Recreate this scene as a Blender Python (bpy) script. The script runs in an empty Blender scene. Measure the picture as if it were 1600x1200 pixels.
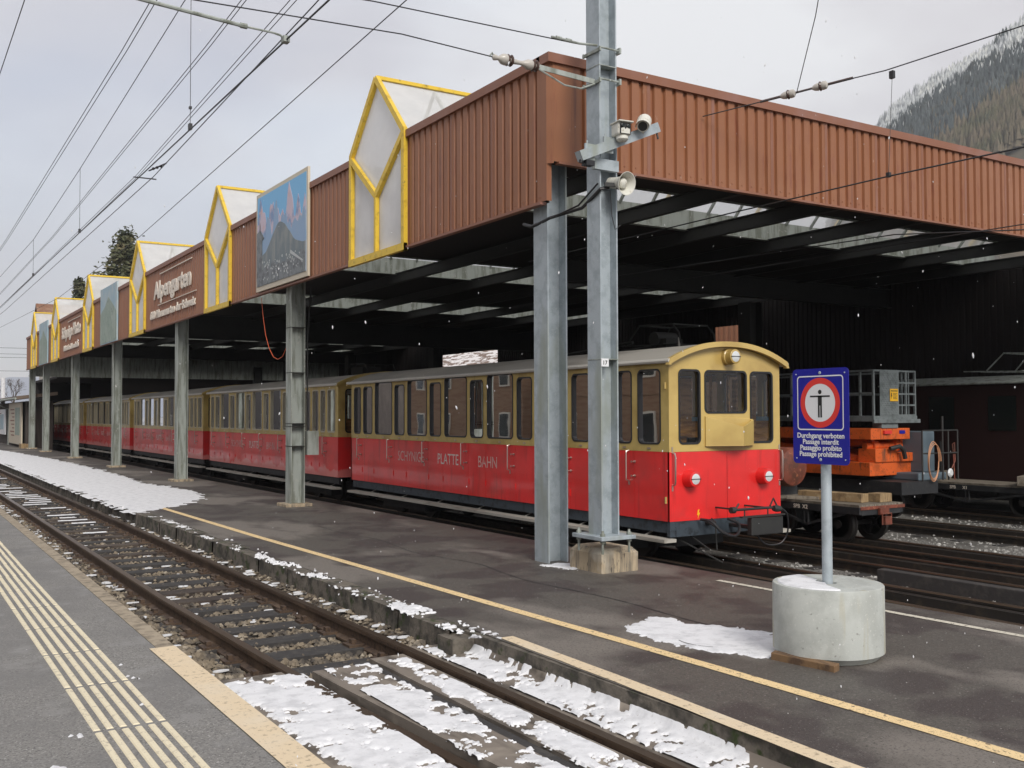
import bpy, math, random
from mathutils import Vector, Matrix, noise
random.seed(7)
R = math.radians
S = bpy.context.scene
COL = S.collection

# ---------------------------------------------------------------- camera
Fv = Vector((0.53010154, 0.84738605, 0.03048345))
Rv = Vector((0.8478244, -0.53026875, -0.00297458))
Uv = Vector((-0.0136438, -0.02742144, 0.99953085))
cd = bpy.data.cameras.new('camera'); cam = bpy.data.objects.new('camera', cd); COL.objects.link(cam)
cd.sensor_width = 36; cd.lens = 1571.85 / 1600 * 36; cd.clip_start = 0.05; cd.clip_end = 5000
cam.matrix_world = Matrix(((Rv.x, Uv.x, -Fv.x, 0), (Rv.y, Uv.y, -Fv.y, 0), (Rv.z, Uv.z, -Fv.z, 1.6), (0, 0, 0, 1)))
S.camera = cam

# ---------------------------------------------------------------- world, sun, exposure
SUN_EL, SUN_AZ = R(36), R(193)      # azimuth clockwise from +Y
W = bpy.data.worlds.new('World'); S.world = W; W.use_nodes = True
nt = W.node_tree; nt.nodes.clear()
def N(t, **k):
    n = nt.nodes.new(t)
    for a, b in k.items(): setattr(n, a, b)
    return n
sky = N('ShaderNodeTexSky', sky_type='NISHITA', sun_disc=False, sun_elevation=SUN_EL, sun_rotation=SUN_AZ)
tc = N('ShaderNodeTexCoord'); mp = N('ShaderNodeMapping'); mp.inputs['Scale'].default_value = (1, 1, 2.2)
n1 = N('ShaderNodeTexNoise'); n1.inputs['Scale'].default_value = 1.8; n1.inputs['Detail'].default_value = 5; n1.inputs['Roughness'].default_value = .5
n2 = N('ShaderNodeTexNoise'); n2.inputs['Scale'].default_value = 1.3; n2.inputs['Detail'].default_value = 3
cr = N('ShaderNodeValToRGB'); cr.color_ramp.elements[0].position = .4; cr.color_ramp.elements[0].color = (4.0, 3.98, 4.4, 1)
cr.color_ramp.elements[1].position = .66; cr.color_ramp.elements[1].color = (6.1, 6.15, 6.25, 1); _e = cr.color_ramp.elements.new(.53); _e.color = (4.85, 4.72, 4.9, 1)
# brighter gap in the cloud low over the shed, towards (+X,+Y)
vd = N('ShaderNodeVectorMath', operation='DOT_PRODUCT'); vd.inputs[1].default_value = Vector((.74, .60, .30)).normalized()
mr = N('ShaderNodeMapRange'); mr.inputs['From Min'].default_value = .9; mr.inputs['From Max'].default_value = 1.0; mr.inputs['To Min'].default_value = 0; mr.inputs['To Max'].default_value = .2
ad = N('ShaderNodeMath', operation='ADD')
mf = N('ShaderNodeMapRange'); mf.inputs['From Min'].default_value = .5; mf.inputs['From Max'].default_value = .75; mf.inputs['To Min'].default_value = .96; mf.inputs['To Max'].default_value = .6
mix = N('ShaderNodeMix', data_type='RGBA')
bg = N('ShaderNodeBackground'); bg.inputs['Strength'].default_value = .1
out = N('ShaderNodeOutputWorld')
L = nt.links.new
L(tc.outputs['Generated'], mp.inputs['Vector']); L(mp.outputs['Vector'], n1.inputs['Vector']); L(mp.outputs['Vector'], n2.inputs['Vector'])
L(tc.outputs['Generated'], vd.inputs[0]); L(vd.outputs['Value'], mr.inputs['Value'])
L(n1.outputs['Fac'], ad.inputs[0]); L(mr.outputs['Result'], ad.inputs[1]); L(ad.outputs['Value'], cr.inputs['Fac'])
L(n2.outputs['Fac'], mf.inputs['Value']); L(mf.outputs['Result'], mix.inputs['Factor'])
L(sky.outputs['Color'], mix.inputs['A']); L(cr.outputs['Color'], mix.inputs['B'])
L(mix.outputs['Result'], bg.inputs['Color']); L(bg.outputs['Background'], out.inputs['Surface'])
sd = bpy.data.lights.new('sun', 'SUN'); sun = bpy.data.objects.new('sun', sd); COL.objects.link(sun)
sd.energy = 2.0; sd.angle = R(25); sd.color = (1, .96, .9)
sdir = Vector((math.sin(SUN_AZ) * math.cos(SUN_EL), math.cos(SUN_AZ) * math.cos(SUN_EL), math.sin(SUN_EL)))
sun.rotation_euler = sdir.to_track_quat('Z', 'Y').to_euler()
S.view_settings.view_transform = 'Standard'; S.view_settings.look = 'None'; S.view_settings.exposure = .68; S.view_settings.gamma = 1
try:
    S.cycles.max_bounces = 7; S.cycles.transparent_max_bounces = 24; S.cycles.use_denoising = True
    S.cycles.caustics_reflective = False; S.cycles.caustics_refractive = False
except Exception: pass

# ---------------------------------------------------------------- helpers
class MB:
    def __init__(s): s.v = []; s.f = []; s.m = []; s.cm = 0
    def face(s, pts):
        b = len(s.v); s.v += [tuple(p) for p in pts]; s.f.append(tuple(range(b, b + len(pts)))); s.m.append(s.cm)
    def add(s, vs, fs):
        b = len(s.v); s.v += [tuple(p) for p in vs]
        for f in fs: s.f.append(tuple(i + b for i in f)); s.m.append(s.cm)
    def box(s, x0, y0, z0, x1, y1, z1):
        vs = [(x, y, z) for z in (z0, z1) for y in (y0, y1) for x in (x0, x1)]
        s.add(vs, [(0, 2, 3, 1), (4, 5, 7, 6), (0, 1, 5, 4), (2, 6, 7, 3), (0, 4, 6, 2), (1, 3, 7, 5)]); return s
    def bar(s, p, q, w, h, up=(0, 0, 1)):
        p = Vector(p); q = Vector(q); d = (q - p).normalized(); u = Vector(up)
        if abs(d.dot(u)) > .98: u = Vector((1, 0, 0))
        a = d.cross(u).normalized() * w / 2; b = a.cross(d).normalized() * h / 2
        vs = [c + i * a + j * b for c in (p, q) for i, j in ((-1, -1), (1, -1), (1, 1), (-1, 1))]
        s.add(vs, [(0, 1, 2, 3), (7, 6, 5, 4), (0, 4, 5, 1), (1, 5, 6, 2), (2, 6, 7, 3), (3, 7, 4, 0)]); return s
    def tube(s, pts, r, n=8, r2=None, caps=True):
        pts = [Vector(p) for p in pts]; m = len(pts); rings = []
        pu = None
        for i, p in enumerate(pts):
            d = ((pts[min(i + 1, m - 1)] - pts[max(i - 1, 0)])).normalized()
            u = pu if pu is not None else (Vector((0, 0, 1)) if abs(d.z) < .9 else Vector((1, 0, 0)))
            a = d.cross(u).normalized(); b = a.cross(d).normalized(); pu = b
            rr = r if r2 is None else r + (r2 - r) * i / (m - 1)
            rings.append([p + (a * math.cos(t) + b * math.sin(t)) * rr for t in [2 * math.pi * k / n for k in range(n)]])
        vs = [v for g in rings for v in g]
        fs = [(i * n + k, i * n + (k + 1) % n, (i + 1) * n + (k + 1) % n, (i + 1) * n + k) for i in range(m - 1) for k in range(n)]
        if caps: fs += [tuple(range(n - 1, -1, -1)), tuple(range((m - 1) * n, m * n))]
        s.add(vs, fs); return s
    def lathe(s, prof, c, axis, n=20):
        """prof: (radius, distance along axis)"""
        ax = Vector(axis).normalized(); u = Vector((0, 0, 1)) if abs(ax.z) < .9 else Vector((1, 0, 0))
        a = ax.cross(u).normalized(); b = a.cross(ax).normalized(); c = Vector(c)
        vs = []
        for (r, h) in prof:
            for k in range(n):
                t = 2 * math.pi * k / n; vs.append(c + ax * h + (a * math.cos(t) + b * math.sin(t)) * r)
        fs = [(i * n + k, (i + 1) * n + k, (i + 1) * n + (k + 1) % n, i * n + (k + 1) % n) for i in range(len(prof) - 1) for k in range(n)]
        fs += [tuple(range(n)), tuple(range((len(prof) - 1) * n + n - 1, (len(prof) - 1) * n - 1, -1))]
        s.add(vs, fs); return s
    def prism(s, poly, fn, a, b):
        """poly 2d, fn(u,v,w)->3d, extruded from w=a to w=b"""
        n = len(poly); vs = [fn(u, v, a) for u, v in poly] + [fn(u, v, b) for u, v in poly]
        s.add(vs, [tuple(range(n)), tuple(range(2 * n - 1, n - 1, -1))] + [(k, (k + 1) % n, n + (k + 1) % n, n + k) for k in range(n)]); return s
    def build(s, name, mat, parent=None, smooth=False, bevel=0, label=None):
        me = bpy.data.meshes.new(name); me.from_pydata(s.v, [], s.f)
        mats = mat if isinstance(mat, (list, tuple)) else [mat]
        for m in mats: me.materials.append(m)
        if len(mats) > 1: me.polygons.foreach_set('material_index', s.m)
        if smooth:
            me.polygons.foreach_set('use_smooth', [True] * len(s.f))
            if hasattr(me, 'set_sharp_from_angle'): me.set_sharp_from_angle(angle=R(40))
        me.update()
        o = bpy.data.objects.new(name, me); COL.objects.link(o)
        if parent: o.parent = parent
        if bevel:
            b = o.modifiers.new('bevel', 'BEVEL'); b.width = bevel; b.segments = 2; b.limit_method = 'ANGLE'; b.angle_limit = R(50)
        if label: o['label'] = label
        return o
def thing(name, label, cat, loc=(0, 0, 0), rz=0, group=None):
    o = bpy.data.objects.new(name, None); COL.objects.link(o); o.empty_display_size = .1
    o.location = loc; o.rotation_euler = (0, 0, rz); o['label'] = label; o['category'] = cat
    if group: o['group'] = group
    return o
def tag(o, label, cat, group=None):
    o['label'] = label; o['category'] = cat
    if group: o['group'] = group
    return o
def struct(o): o['kind'] = 'structure'; return o
def stuff(o, label=None, cat=None):
    o['kind'] = 'stuff'
    if label: o['label'] = label; o['category'] = cat
    return o
def dup(root, loc, label=None, group=None, rz=None):
    r = root.copy(); COL.objects.link(r); r.location = loc
    if rz is not None: r.rotation_euler = (0, 0, rz)
    if label: r['label'] = label
    if group: r['group'] = group
    for ch in list(root.children):
        c = ch.copy(); COL.objects.link(c); c.parent = r
        for g in list(ch.children):
            d = g.copy(); COL.objects.link(d); d.parent = c
    return r
def text(name, body, size, mat, parent, origin, xdir, ydir, sx=1, offset=0, extrude=.002, align='LEFT'):
    c = bpy.data.curves.new('t', 'FONT'); c.body = body; c.size = size; c.offset = offset; c.extrude = extrude; c.align_x = align; c.resolution_u = 3
    o = bpy.data.objects.new('t', c); COL.objects.link(o)
    dg = bpy.context.evaluated_depsgraph_get(); me = bpy.data.meshes.new_from_object(o.evaluated_get(dg))
    bpy.data.objects.remove(o); me.name = name
    xd = Vector(xdir).normalized(); yd = Vector(ydir).normalized(); zd = xd.cross(yd); og = Vector(origin)
    for v in me.vertices: v.co = og + xd * v.co.x * sx + yd * v.co.y + zd * v.co.z
    me.materials.clear(); me.materials.append(mat)
    ob = bpy.data.objects.new(name, me); COL.objects.link(ob)
    if parent: ob.parent = parent
    return ob

# ---------------------------------------------------------------- materials
def M(name, col, rough=.6, metal=0, n=None, bump=None, spec=.5, coat=0):
    """n: list of (scale, detail, colour2, lo, hi[, stretch]) colour layers; bump: (scale, strength, distance)"""
    m = bpy.data.materials.new(name); m.use_nodes = True; t = m.node_tree; b = t.nodes['Principled BSDF']
    b.inputs['Roughness'].default_value = rough; b.inputs['Metallic'].default_value = metal; b.inputs['Specular IOR Level'].default_value = spec
    b.inputs['Coat Weight'].default_value = coat; b.inputs['Coat Roughness'].default_value = .08
    co = t.nodes.new('ShaderNodeTexCoord'); geo = t.nodes.new('ShaderNodeNewGeometry')
    cur = t.nodes.new('ShaderNodeRGB'); cur.outputs[0].default_value = (*col, 1); sock = cur.outputs[0]
    for i, a in enumerate(n or []):
        sc, de, c2, lo, hi = a[:5]
        mpn = t.nodes.new('ShaderNodeMapping'); mpn.inputs['Scale'].default_value = a[5] if len(a) > 5 else (1, 1, 1)
        mpn.inputs['Location'].default_value = (i * 13.7, i * 5.1, i * 3.3)
        nz = t.nodes.new('ShaderNodeTexNoise'); nz.inputs['Scale'].default_value = sc; nz.inputs['Detail'].default_value = de; nz.inputs['Roughness'].default_value = .6
        r = t.nodes.new('ShaderNodeMapRange'); r.inputs['From Min'].default_value = lo; r.inputs['From Max'].default_value = hi
        mx = t.nodes.new('ShaderNodeMix'); mx.data_type = 'RGBA'; mx.inputs['B'].default_value = (*c2, 1)
        t.links.new(geo.outputs['Position'], mpn.inputs['Vector']); t.links.new(mpn.outputs['Vector'], nz.inputs['Vector'])
        t.links.new(nz.outputs['Fac'], r.inputs['Value']); t.links.new(r.outputs['Result'], mx.inputs['Factor']); t.links.new(sock, mx.inputs['A'])
        sock = mx.outputs['Result']
    t.links.new(sock, b.inputs['Base Color'])
    if bump:
        nz = t.nodes.new('ShaderNodeTexNoise'); nz.inputs['Scale'].default_value = bump[0]; nz.inputs['Detail'].default_value = 4
        bp = t.nodes.new('ShaderNodeBump'); bp.inputs['Strength'].default_value = bump[1]; bp.inputs['Distance'].default_value = bump[2]
        t.links.new(geo.outputs['Position'], nz.inputs['Vector']); t.links.new(nz.outputs['Fac'], bp.inputs['Height']); t.links.new(bp.outputs['Normal'], b.inputs['Normal'])
    m['b'] = b.name
    return m
m_asph_near = M('asphalt_dry', (.22, .212, .198), .85, n=[(38, 3, (.31, .3, .28), .56, .66), (95, 3, (.06, .06, .06), .5, .7), (70, 2, (.5, .49, .47), .6, .74), (1.1, 4, (.165, .16, .155), .42, .7), (4, 3, (.25, .245, .235), .55, .75)], bump=(140, .6, .004))
m_asph = M('asphalt_wet', (.094, .084, .072), .6, n=[(34, 3, (.14, .125, .108), .56, .66), (1.3, 3, (.06, .048, .044), .48, .56), (.62, 4, (.19, .17, .148), .525, .6, (1, .6, 1)), (85, 3, (.025, .022, .02), .52, .74), (70, 2, (.26, .24, .22), .62, .76)], bump=(120, .5, .004))
m_snow = M('snow', (.76, .765, .78), .7, n=[(9, 3, (.6, .605, .62), .46, .68), (45, 3, (.42, .4, .38), .64, .74)], bump=(60, .25, .006))
m_ballast = M('ballast_ground', (.15, .115, .08), .9, n=[(22, 4, (.04, .035, .03), .45, .65), (40, 3, (.32, .26, .19), .6, .75)], bump=(30, 1, .03))
m_yard = M('yard_gravel', (.22, .21, .19), .9, n=[(30, 4, (.07, .066, .06), .45, .62), (45, 3, (.45, .44, .4), .6, .72), (.5, 3, (.09, .085, .075), .5, .62)], bump=(38, 1, .03))
m_ground = M('far_ground', (.2, .2, .19), .9, n=[(.2, 4, (.7, .71, .74), .5, .6)])
m_stone = M('stones', (.21, .17, .12), .85, n=[(7, 2, (.36, .31, .24), .52, .65), (5, 2, (.07, .06, .05), .45, .6)])
m_stone_g = M('grey_stones', (.3, .29, .27), .85, n=[(7, 2, (.5, .49, .46), .5, .65), (5, 2, (.12, .12, .11), .5, .65)])
m_rust = M('rail_rust', (.105, .068, .045), .6, .3, n=[(30, 3, (.045, .03, .024), .45, .65), (3, 2, (.17, .115, .075), .5, .75)], bump=(60, .3, .002))
m_railtop = M('rail_head', (.16, .115, .08), .38, .75, n=[(2, 3, (.11, .075, .05), .4, .65, (1, .05, 1))])
m_darkrail = M('dark_rail', (.035, .03, .026), .55, .3, n=[(8, 3, (.07, .055, .04), .5, .7)])
m_sleeper = M('sleeper_wood', (.062, .045, .036), .85, n=[(12, 4, (.025, .02, .018), .45, .6, (1, 8, 1)), (2, 2, (.1, .078, .06), .5, .7)], bump=(60, .5, .004))
m_oily = M('oily_sleeper', (.04, .037, .036), .85, n=[(9, 3, (.06, .055, .05), .5, .65)], bump=(40, .6, .006))
m_conc = M('pale_concrete', (.47, .49, .46), .85, n=[(2.2, 4, (.33, .34, .31), .52, .66, (1, 1, .5)), (26, 3, (.25, .25, .23), .66, .72), (6, 4, (.37, .385, .36), .45, .7), (60, 3, (.6, .6, .56), .62, .75), (3, 3, (.4, .37, .26), .6, .72, (3, 3, .25))], bump=(90, .25, .002))
m_conc_old = M('stained_concrete', (.46, .37, .25), .85, n=[(5, 4, (.2, .17, .13), .46, .62, (2.5, 2.5, .25)), (22, 3, (.1, .085, .07), .58, .7, (2, 2, .5)), (3, 2, (.6, .55, .45), .55, .7)], bump=(40, .4, .004))
m_kerb = M('mossy_kerb', (.15, .13, .105), .9, n=[(6, 4, (.05, .045, .036), .42, .6), (9, 3, (.035, .05, .012), .56, .68), (4, 3, (.22, .19, .16), .6, .72)], bump=(30, .8, .01))
m_kerb_tan = M('worn_kerb', (.36, .3, .22), .85, n=[(9, 4, (.2, .165, .12), .45, .62)], bump=(40, .5, .004))
m_rib = M('cream_rib', (.74, .66, .48), .75, n=[(26, 4, (.5, .44, .33), .56, .68), (90, 3, (.2, .18, .15), .64, .72)])
m_tan = M('tan_paint', (.7, .57, .39), .75, n=[(26, 4, (.38, .3, .2), .56, .68), (2, 3, (.7, .6, .45), .5, .7), (90, 3, (.13, .11, .09), .66, .72)], bump=(70, .4, .002))
m_yline = M('yellow_line_paint', (.8, .6, .32), .75, n=[(30, 5, (.2, .15, .1), .56, .66), (3, 3, (.78, .58, .3), .5, .7), (120, 2, (.09, .08, .07), .62, .7)])
m_wline = M('white_line_paint', (.62, .58, .48), .75, n=[(30, 5, (.16, .14, .12), .56, .66), (120, 2, (.09, .08, .07), .64, .7)])
m_board = M('crossing_board', (.2, .17, .14), .85, n=[(8, 4, (.09, .075, .06), .45, .62, (1, .2, 1)), (3, 3, (.3, .26, .21), .55, .7)], bump=(40, .5, .004))
m_brown = M('brown_cladding', (.28, .112, .05), .5, n=[(.45, 3, (.3, .13, .066), .45, .62), (3, 4, (.17, .065, .04), .6, .74, (2.5, 2.5, .12)), (26, 3, (.4, .24, .17), .7, .76, (1, 1, .3)), (2, 3, (.28, .115, .058), .5, .72), (14, 3, (.23, .08, .042), .56, .75, (1, 1, .15))])
m_brown_cap = M('brown_capping', (.25, .105, .06), .5, n=[(2, 3, (.27, .13, .095), .5, .72)])
m_galv = M('galvanised_steel', (.40, .45, .48), .55, .15, n=[(7, 4, (.31, .355, .38), .45, .62), (50, 3, (.47, .51, .51), .6, .72), (1.5, 3, (.3, .33, .29), .55, .7, (2, 2, .4))], bump=(50, .1, .001))
m_galv_w = M('weathered_steel', (.37, .40, .37), .65, .15, n=[(4, 4, (.2, .215, .18), .45, .62, (2, 2, .3)), (12, 3, (.42, .43, .39), .6, .72)], bump=(50, .1, .001))
m_steel_dk = M('dark_steel', (.036, .037, .035), .6, .2, n=[(3, 3, (.03, .03, .03), .45, .65)])
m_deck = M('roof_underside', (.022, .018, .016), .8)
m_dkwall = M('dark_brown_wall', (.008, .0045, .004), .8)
m_roofout = M('shed_roofing', (.2, .19, .18), .8, n=[(.6, 3, (.6, .6, .62), .5, .6)])
m_yellow = M('yellow_frame_paint', (.76, .52, .045), .45, n=[(9, 4, (.55, .36, .03), .52, .7), (14, 3, (.22, .19, .05), .64, .74)])
m_red = M('train_red', (.86, .026, .026), .35, coat=.5, n=[(1.6, 5, (.62, .05, .045), .55, .7), (1.2, 3, (.7, .024, .022), .45, .65), (2.2, 4, (.5, .02, .018), .56, .74, (2.5, 2.5, .3)), (70, 2, (.85, .35, .3), .74, .78)], bump=(1.1, .25, .02))
m_cream = M('train_mustard', (.6, .45, .15), .4, coat=.35, n=[(2, 3, (.44, .31, .09), .45, .65), (3, 4, (.33, .23, .08), .6, .75, (3, 3, .4))])
m_frameold = M('aged_window_frame', (.5, .45, .33), .5)
m_creamf = M('train_mustard_front', (.58, .415, .13), .4, coat=.35, n=[(2, 3, (.48, .33, .1), .45, .65)])
m_black = M('black_rubber', (.018, .018, .02), .45)
m_under = M('underframe', (.02, .021, .023), .6, n=[(6, 3, (.04, .04, .04), .5, .7)])
m_blueblk = M('bufferbeam', (.045, .06, .075), .5, n=[(10, 3, (.02, .025, .03), .5, .65)])
m_gutter = M('pale_gutter', (.6, .58, .53), .5)
m_runb = M('running_board_grey', (.42, .4, .35), .75, n=[(6, 4, (.28, .26, .22), .5, .65, (1, .2, 1))])
m_roof = M('train_roof', (.4, .38, .34), .55, n=[(2.5, 4, (.3, .28, .25), .45, .65, (1, .3, 1))])
m_chrome = M('handle_metal', (.62, .52, .46), .3, .9)
m_wood = M('interior_wood', (.62, .3, .09), .45, n=[(3, 3, (.3, .12, .03), .4, .65, (1, 1, 6))])
m_intw = M('interior_cream', (.5, .46, .38), .6)
m_blue_l = M('pale_blue_trim', (.3, .45, .55), .5)
m_lens = M('lamp_glass', (.7, .72, .72), .28, .15)
m_timber = M('timber', (.34, .235, .12), .8, n=[(6, 4, (.2, .135, .07), .45, .6, (6, 1, 1)), (5, 3, (.45, .34, .2), .55, .7)], bump=(50, .5, .004))
m_timber_br = M('brown_timber', (.2, .12, .06), .8, n=[(6, 4, (.1, .06, .035), .45, .6, (6, 1, 1))], bump=(50, .5, .004))
m_timber_old = M('grey_timber', (.22, .19, .15), .85, n=[(6, 4, (.12, .1, .075), .45, .6, (5, 1, 1))], bump=(50, .5, .004))
m_rusty = M('rusty_red', (.2, .052, .03), .6, n=[(4, 4, (.1, .035, .02), .45, .62), (12, 3, (.33, .12, .06), .6, .7)])
m_wheel = M('wheel_iron', (.035, .032, .03), .45, .5)
m_basket = M('basket_steel', (.2, .225, .225), .55, .2, n=[(7, 4, (.13, .15, .15), .45, .62)])
m_orange = M('orange_paint', (.68, .12, .02), .5, n=[(5, 3, (.42, .08, .015), .5, .66), (22, 3, (.1, .035, .02), .6, .72), (4, 4, (.16, .06, .03), .6, .72, (2, 2, .3))])
m_greycab = M('grey_cabinet', (.12, .16, .19), .5)
m_signblue = M('sign_blue', (.012, .014, .3), .3, coat=.3)
m_white = M('white_paint', (.78, .79, .8), .45)
m_offw = M('camera_housing', (.66, .65, .58), .5, n=[(20, 3, (.45, .42, .34), .6, .72)])
m_signred = M('sign_red', (.72, .045, .035), .4)
m_blacks = M('sign_black', (.015, .015, .015), .5)
m_yels = M('warning_yellow', (.9, .5, .02), .5)
m_letter = M('letter_cream', (.78, .7, .6), .6)
m_lettw = M('train_letter_white', (.85, .72, .67), .5, n=[(25, 4, (.7, .2, .18), .56, .66)])
m_lettr = M('faded_train_letter', (.76, .5, .46), .5, n=[(9, 4, (.7, .1, .09), .53, .66)])
m_wire = M('wire', (.05, .05, .052), .5, .5)
m_ins = M('insulator', (.5, .47, .42), .25)
m_insb = M('insulator_brown', (.08, .045, .035), .25)
m_orc = M('orange_cable', (.75, .13, .04), .5)
m_copc = M('copper_cable', (.6, .3, .16), .5)
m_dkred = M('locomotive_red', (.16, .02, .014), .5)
m_dkred_shade = M('shaded_locomotive_red', (.02, .003, .002), .6)  # locomotive red with the shade under the shed put into the colour
m_dkgrn = M('dark_glass', (.01, .015, .014), .2)
m_bark = M('bark', (.09, .07, .055), .9)
m_needle = M('needles', (.1, .11, .055), .8, n=[(1.2, 3, (.2, .17, .09), .5, .65), (.8, 2, (.035, .045, .025), .5, .65)])
m_tile = M('roof_tiles', (.2, .1, .06), .85, n=[(3, 3, (.28, .17, .11), .45, .65)])
m_render = M('house_render', (.6, .57, .5), .8, n=[(1, 3, (.5, .47, .41), .45, .65)])
m_chalet = M('chalet_wood', (.2, .12, .065), .8, n=[(1, 4, (.16, .08, .04), .45, .65, (1, 1, 8))])
m_dkwood = M('dark_planks', (.05, .04, .034), .85, n=[(2, 3, (.08, .065, .055), .45, .65, (4, 4, .4))])
m_tarp = M('roof_felt', (.16, .12, .09), .8)

def pane_mat(name, col, trans, df=.5):
    m = bpy.data.materials.new(name); m.use_nodes = True; t = m.node_tree; t.nodes.clear()
    o = t.nodes.new('ShaderNodeOutputMaterial'); d = t.nodes.new('ShaderNodeBsdfDiffuse'); tl = t.nodes.new('ShaderNodeBsdfTranslucent'); tr = t.nodes.new('ShaderNodeBsdfTransparent')
    d.inputs['Color'].default_value = (*col, 1); tl.inputs['Color'].default_value = (*col, 1); tr.inputs['Color'].default_value = (.95, .95, .95, 1)
    nz = t.nodes.new('ShaderNodeTexNoise'); nz.inputs['Scale'].default_value = 3; g = t.nodes.new('ShaderNodeNewGeometry'); t.links.new(g.outputs['Position'], nz.inputs['Vector'])
    mr = t.nodes.new('ShaderNodeMapRange'); mr.inputs['From Min'].default_value = .3; mr.inputs['From Max'].default_value = .7; mr.inputs['To Min'].default_value = trans - .06; mr.inputs['To Max'].default_value = trans + .06
    t.links.new(nz.outputs['Fac'], mr.inputs['Value'])
    a = t.nodes.new('ShaderNodeMixShader'); a.inputs[0].default_value = df; b = t.nodes.new('ShaderNodeMixShader')
    t.links.new(d.outputs[0], a.inputs[1]); t.links.new(tl.outputs[0], a.inputs[2]); t.links.new(mr.outputs[0], b.inputs[0]); t.links.new(a.outputs[0], b.inputs[1]); t.links.new(tr.outputs[0], b.inputs[2]); t.links.new(b.outputs[0], o.inputs[0])
    return m
m_poly = pane_mat('skylight_pane', (.97, .97, .97), .12, .25); m_poly2 = pane_mat('roof_skylight_pane', (.95, .945, .92), .42, .35)
def glass_mat(name, tint, ior=1.5):
    m = bpy.data.materials.new(name); m.use_nodes = True; t = m.node_tree; t.nodes.clear()
    o = t.nodes.new('ShaderNodeOutputMaterial'); g = t.nodes.new('ShaderNodeBsdfGlossy'); tr = t.nodes.new('ShaderNodeBsdfTransparent'); f = t.nodes.new('ShaderNodeFresnel')
    g.inputs['Roughness'].default_value = .015; g.inputs['Color'].default_value = (.95, .97, 1, 1); tr.inputs['Color'].default_value = (*tint, 1); f.inputs['IOR'].default_value = ior
    # slight waviness of old panes
    nz = t.nodes.new('ShaderNodeTexNoise'); nz.inputs['Scale'].default_value = 1.6; ge = t.nodes.new('ShaderNodeNewGeometry'); bp = t.nodes.new('ShaderNodeBump'); bp.inputs['Strength'].default_value = .035; bp.inputs['Distance'].default_value = .02
    t.links.new(ge.outputs['Position'], nz.inputs['Vector']); t.links.new(nz.outputs['Fac'], bp.inputs['Height']); t.links.new(bp.outputs['Normal'], g.inputs['Normal'])
    a = t.nodes.new('ShaderNodeMixShader'); t.links.new(f.outputs[0], a.inputs[0]); t.links.new(tr.outputs[0], a.inputs[1]); t.links.new(g.outputs[0], a.inputs[2]); t.links.new(a.outputs[0], o.inputs[0])
    return m
m_glass = glass_mat('window_glass', (.8, .82, .8), 1.5)

# weathered red of the rear coaches, white-sky reflection painted along the lower edge
m_red_sheen = M('weathered_red_painted_sheen', (.82, .034, .034), .4, coat=.45, n=[(1.5, 3, (.62, .04, .04), .45, .65)], bump=(1.6, .5, .02))
_t = m_red_sheen.node_tree; _b = _t.nodes['Principled BSDF']
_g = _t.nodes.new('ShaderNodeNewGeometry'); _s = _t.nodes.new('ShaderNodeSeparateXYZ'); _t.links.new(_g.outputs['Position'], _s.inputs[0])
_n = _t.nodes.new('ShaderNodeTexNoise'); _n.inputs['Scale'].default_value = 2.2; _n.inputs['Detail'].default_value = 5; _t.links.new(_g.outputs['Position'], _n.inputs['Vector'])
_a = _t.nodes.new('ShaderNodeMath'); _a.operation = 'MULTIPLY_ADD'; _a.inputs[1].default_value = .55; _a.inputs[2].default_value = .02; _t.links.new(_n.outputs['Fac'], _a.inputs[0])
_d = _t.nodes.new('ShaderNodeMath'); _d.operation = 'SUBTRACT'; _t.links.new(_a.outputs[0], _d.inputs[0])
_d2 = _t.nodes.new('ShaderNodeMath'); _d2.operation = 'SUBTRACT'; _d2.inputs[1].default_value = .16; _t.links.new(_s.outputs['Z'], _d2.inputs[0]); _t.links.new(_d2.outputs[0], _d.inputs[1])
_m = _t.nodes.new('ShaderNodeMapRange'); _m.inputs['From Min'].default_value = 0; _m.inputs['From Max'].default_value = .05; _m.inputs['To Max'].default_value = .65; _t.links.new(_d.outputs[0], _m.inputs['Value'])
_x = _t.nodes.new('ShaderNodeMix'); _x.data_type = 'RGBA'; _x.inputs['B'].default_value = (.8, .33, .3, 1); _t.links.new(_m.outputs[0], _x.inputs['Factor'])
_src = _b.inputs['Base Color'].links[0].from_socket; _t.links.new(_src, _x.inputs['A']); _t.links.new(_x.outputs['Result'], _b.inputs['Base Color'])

# ================================================================ SETTING
def interp(tab, y):
    if y <= tab[0][0]: return tab[0][1]
    for (a, b), (c, d) in zip(tab, tab[1:]):
        if y <= c: return b + (d - b) * (y - a) / (c - a)
    return tab[-1][1]
NP = [(-10, 1.76), (4, 1.74), (7.4, 1.74), (12, 1.76), (90, 1.82)]         # edge of the near platform
KB = [(-10, 3.56), (4.3, 3.55), (6.8, 3.6), (9.4, 3.62), (14.5, 3.56), (24, 3.47), (90, 3.42)]  # kerb of the island platform
RL = [(-10, 2.58), (3, 2.56), (4.4, 2.5), (6.2, 2.4), (10, 2.31), (25, 2.29), (90, 2.28)]
RR = [(-10, 3.38), (5, 3.37), (8.6, 3.37), (15, 3.38), (37, 3.33), (90, 3.30)]
ZR = -.15; ZB = -.335; ZY = -.3
ys = [-8, -4, 0, 2, 3, 4, 4.4, 5, 6, 7, 8, 9, 10, 12, 15, 20, 25, 30, 40, 60, 90]
b = MB()
for y0, y1 in zip(ys, ys[1:]):
    for (xa, xb) in ((-9, None),):
        b.face([(-9, y0, 0), (interp(NP, y0) - .12, y0, 0), (interp(NP, y1) - .12, y1, 0), (-9, y1, 0)])
struct(b.build('near_platform', m_asph_near))
b = MB()
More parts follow.
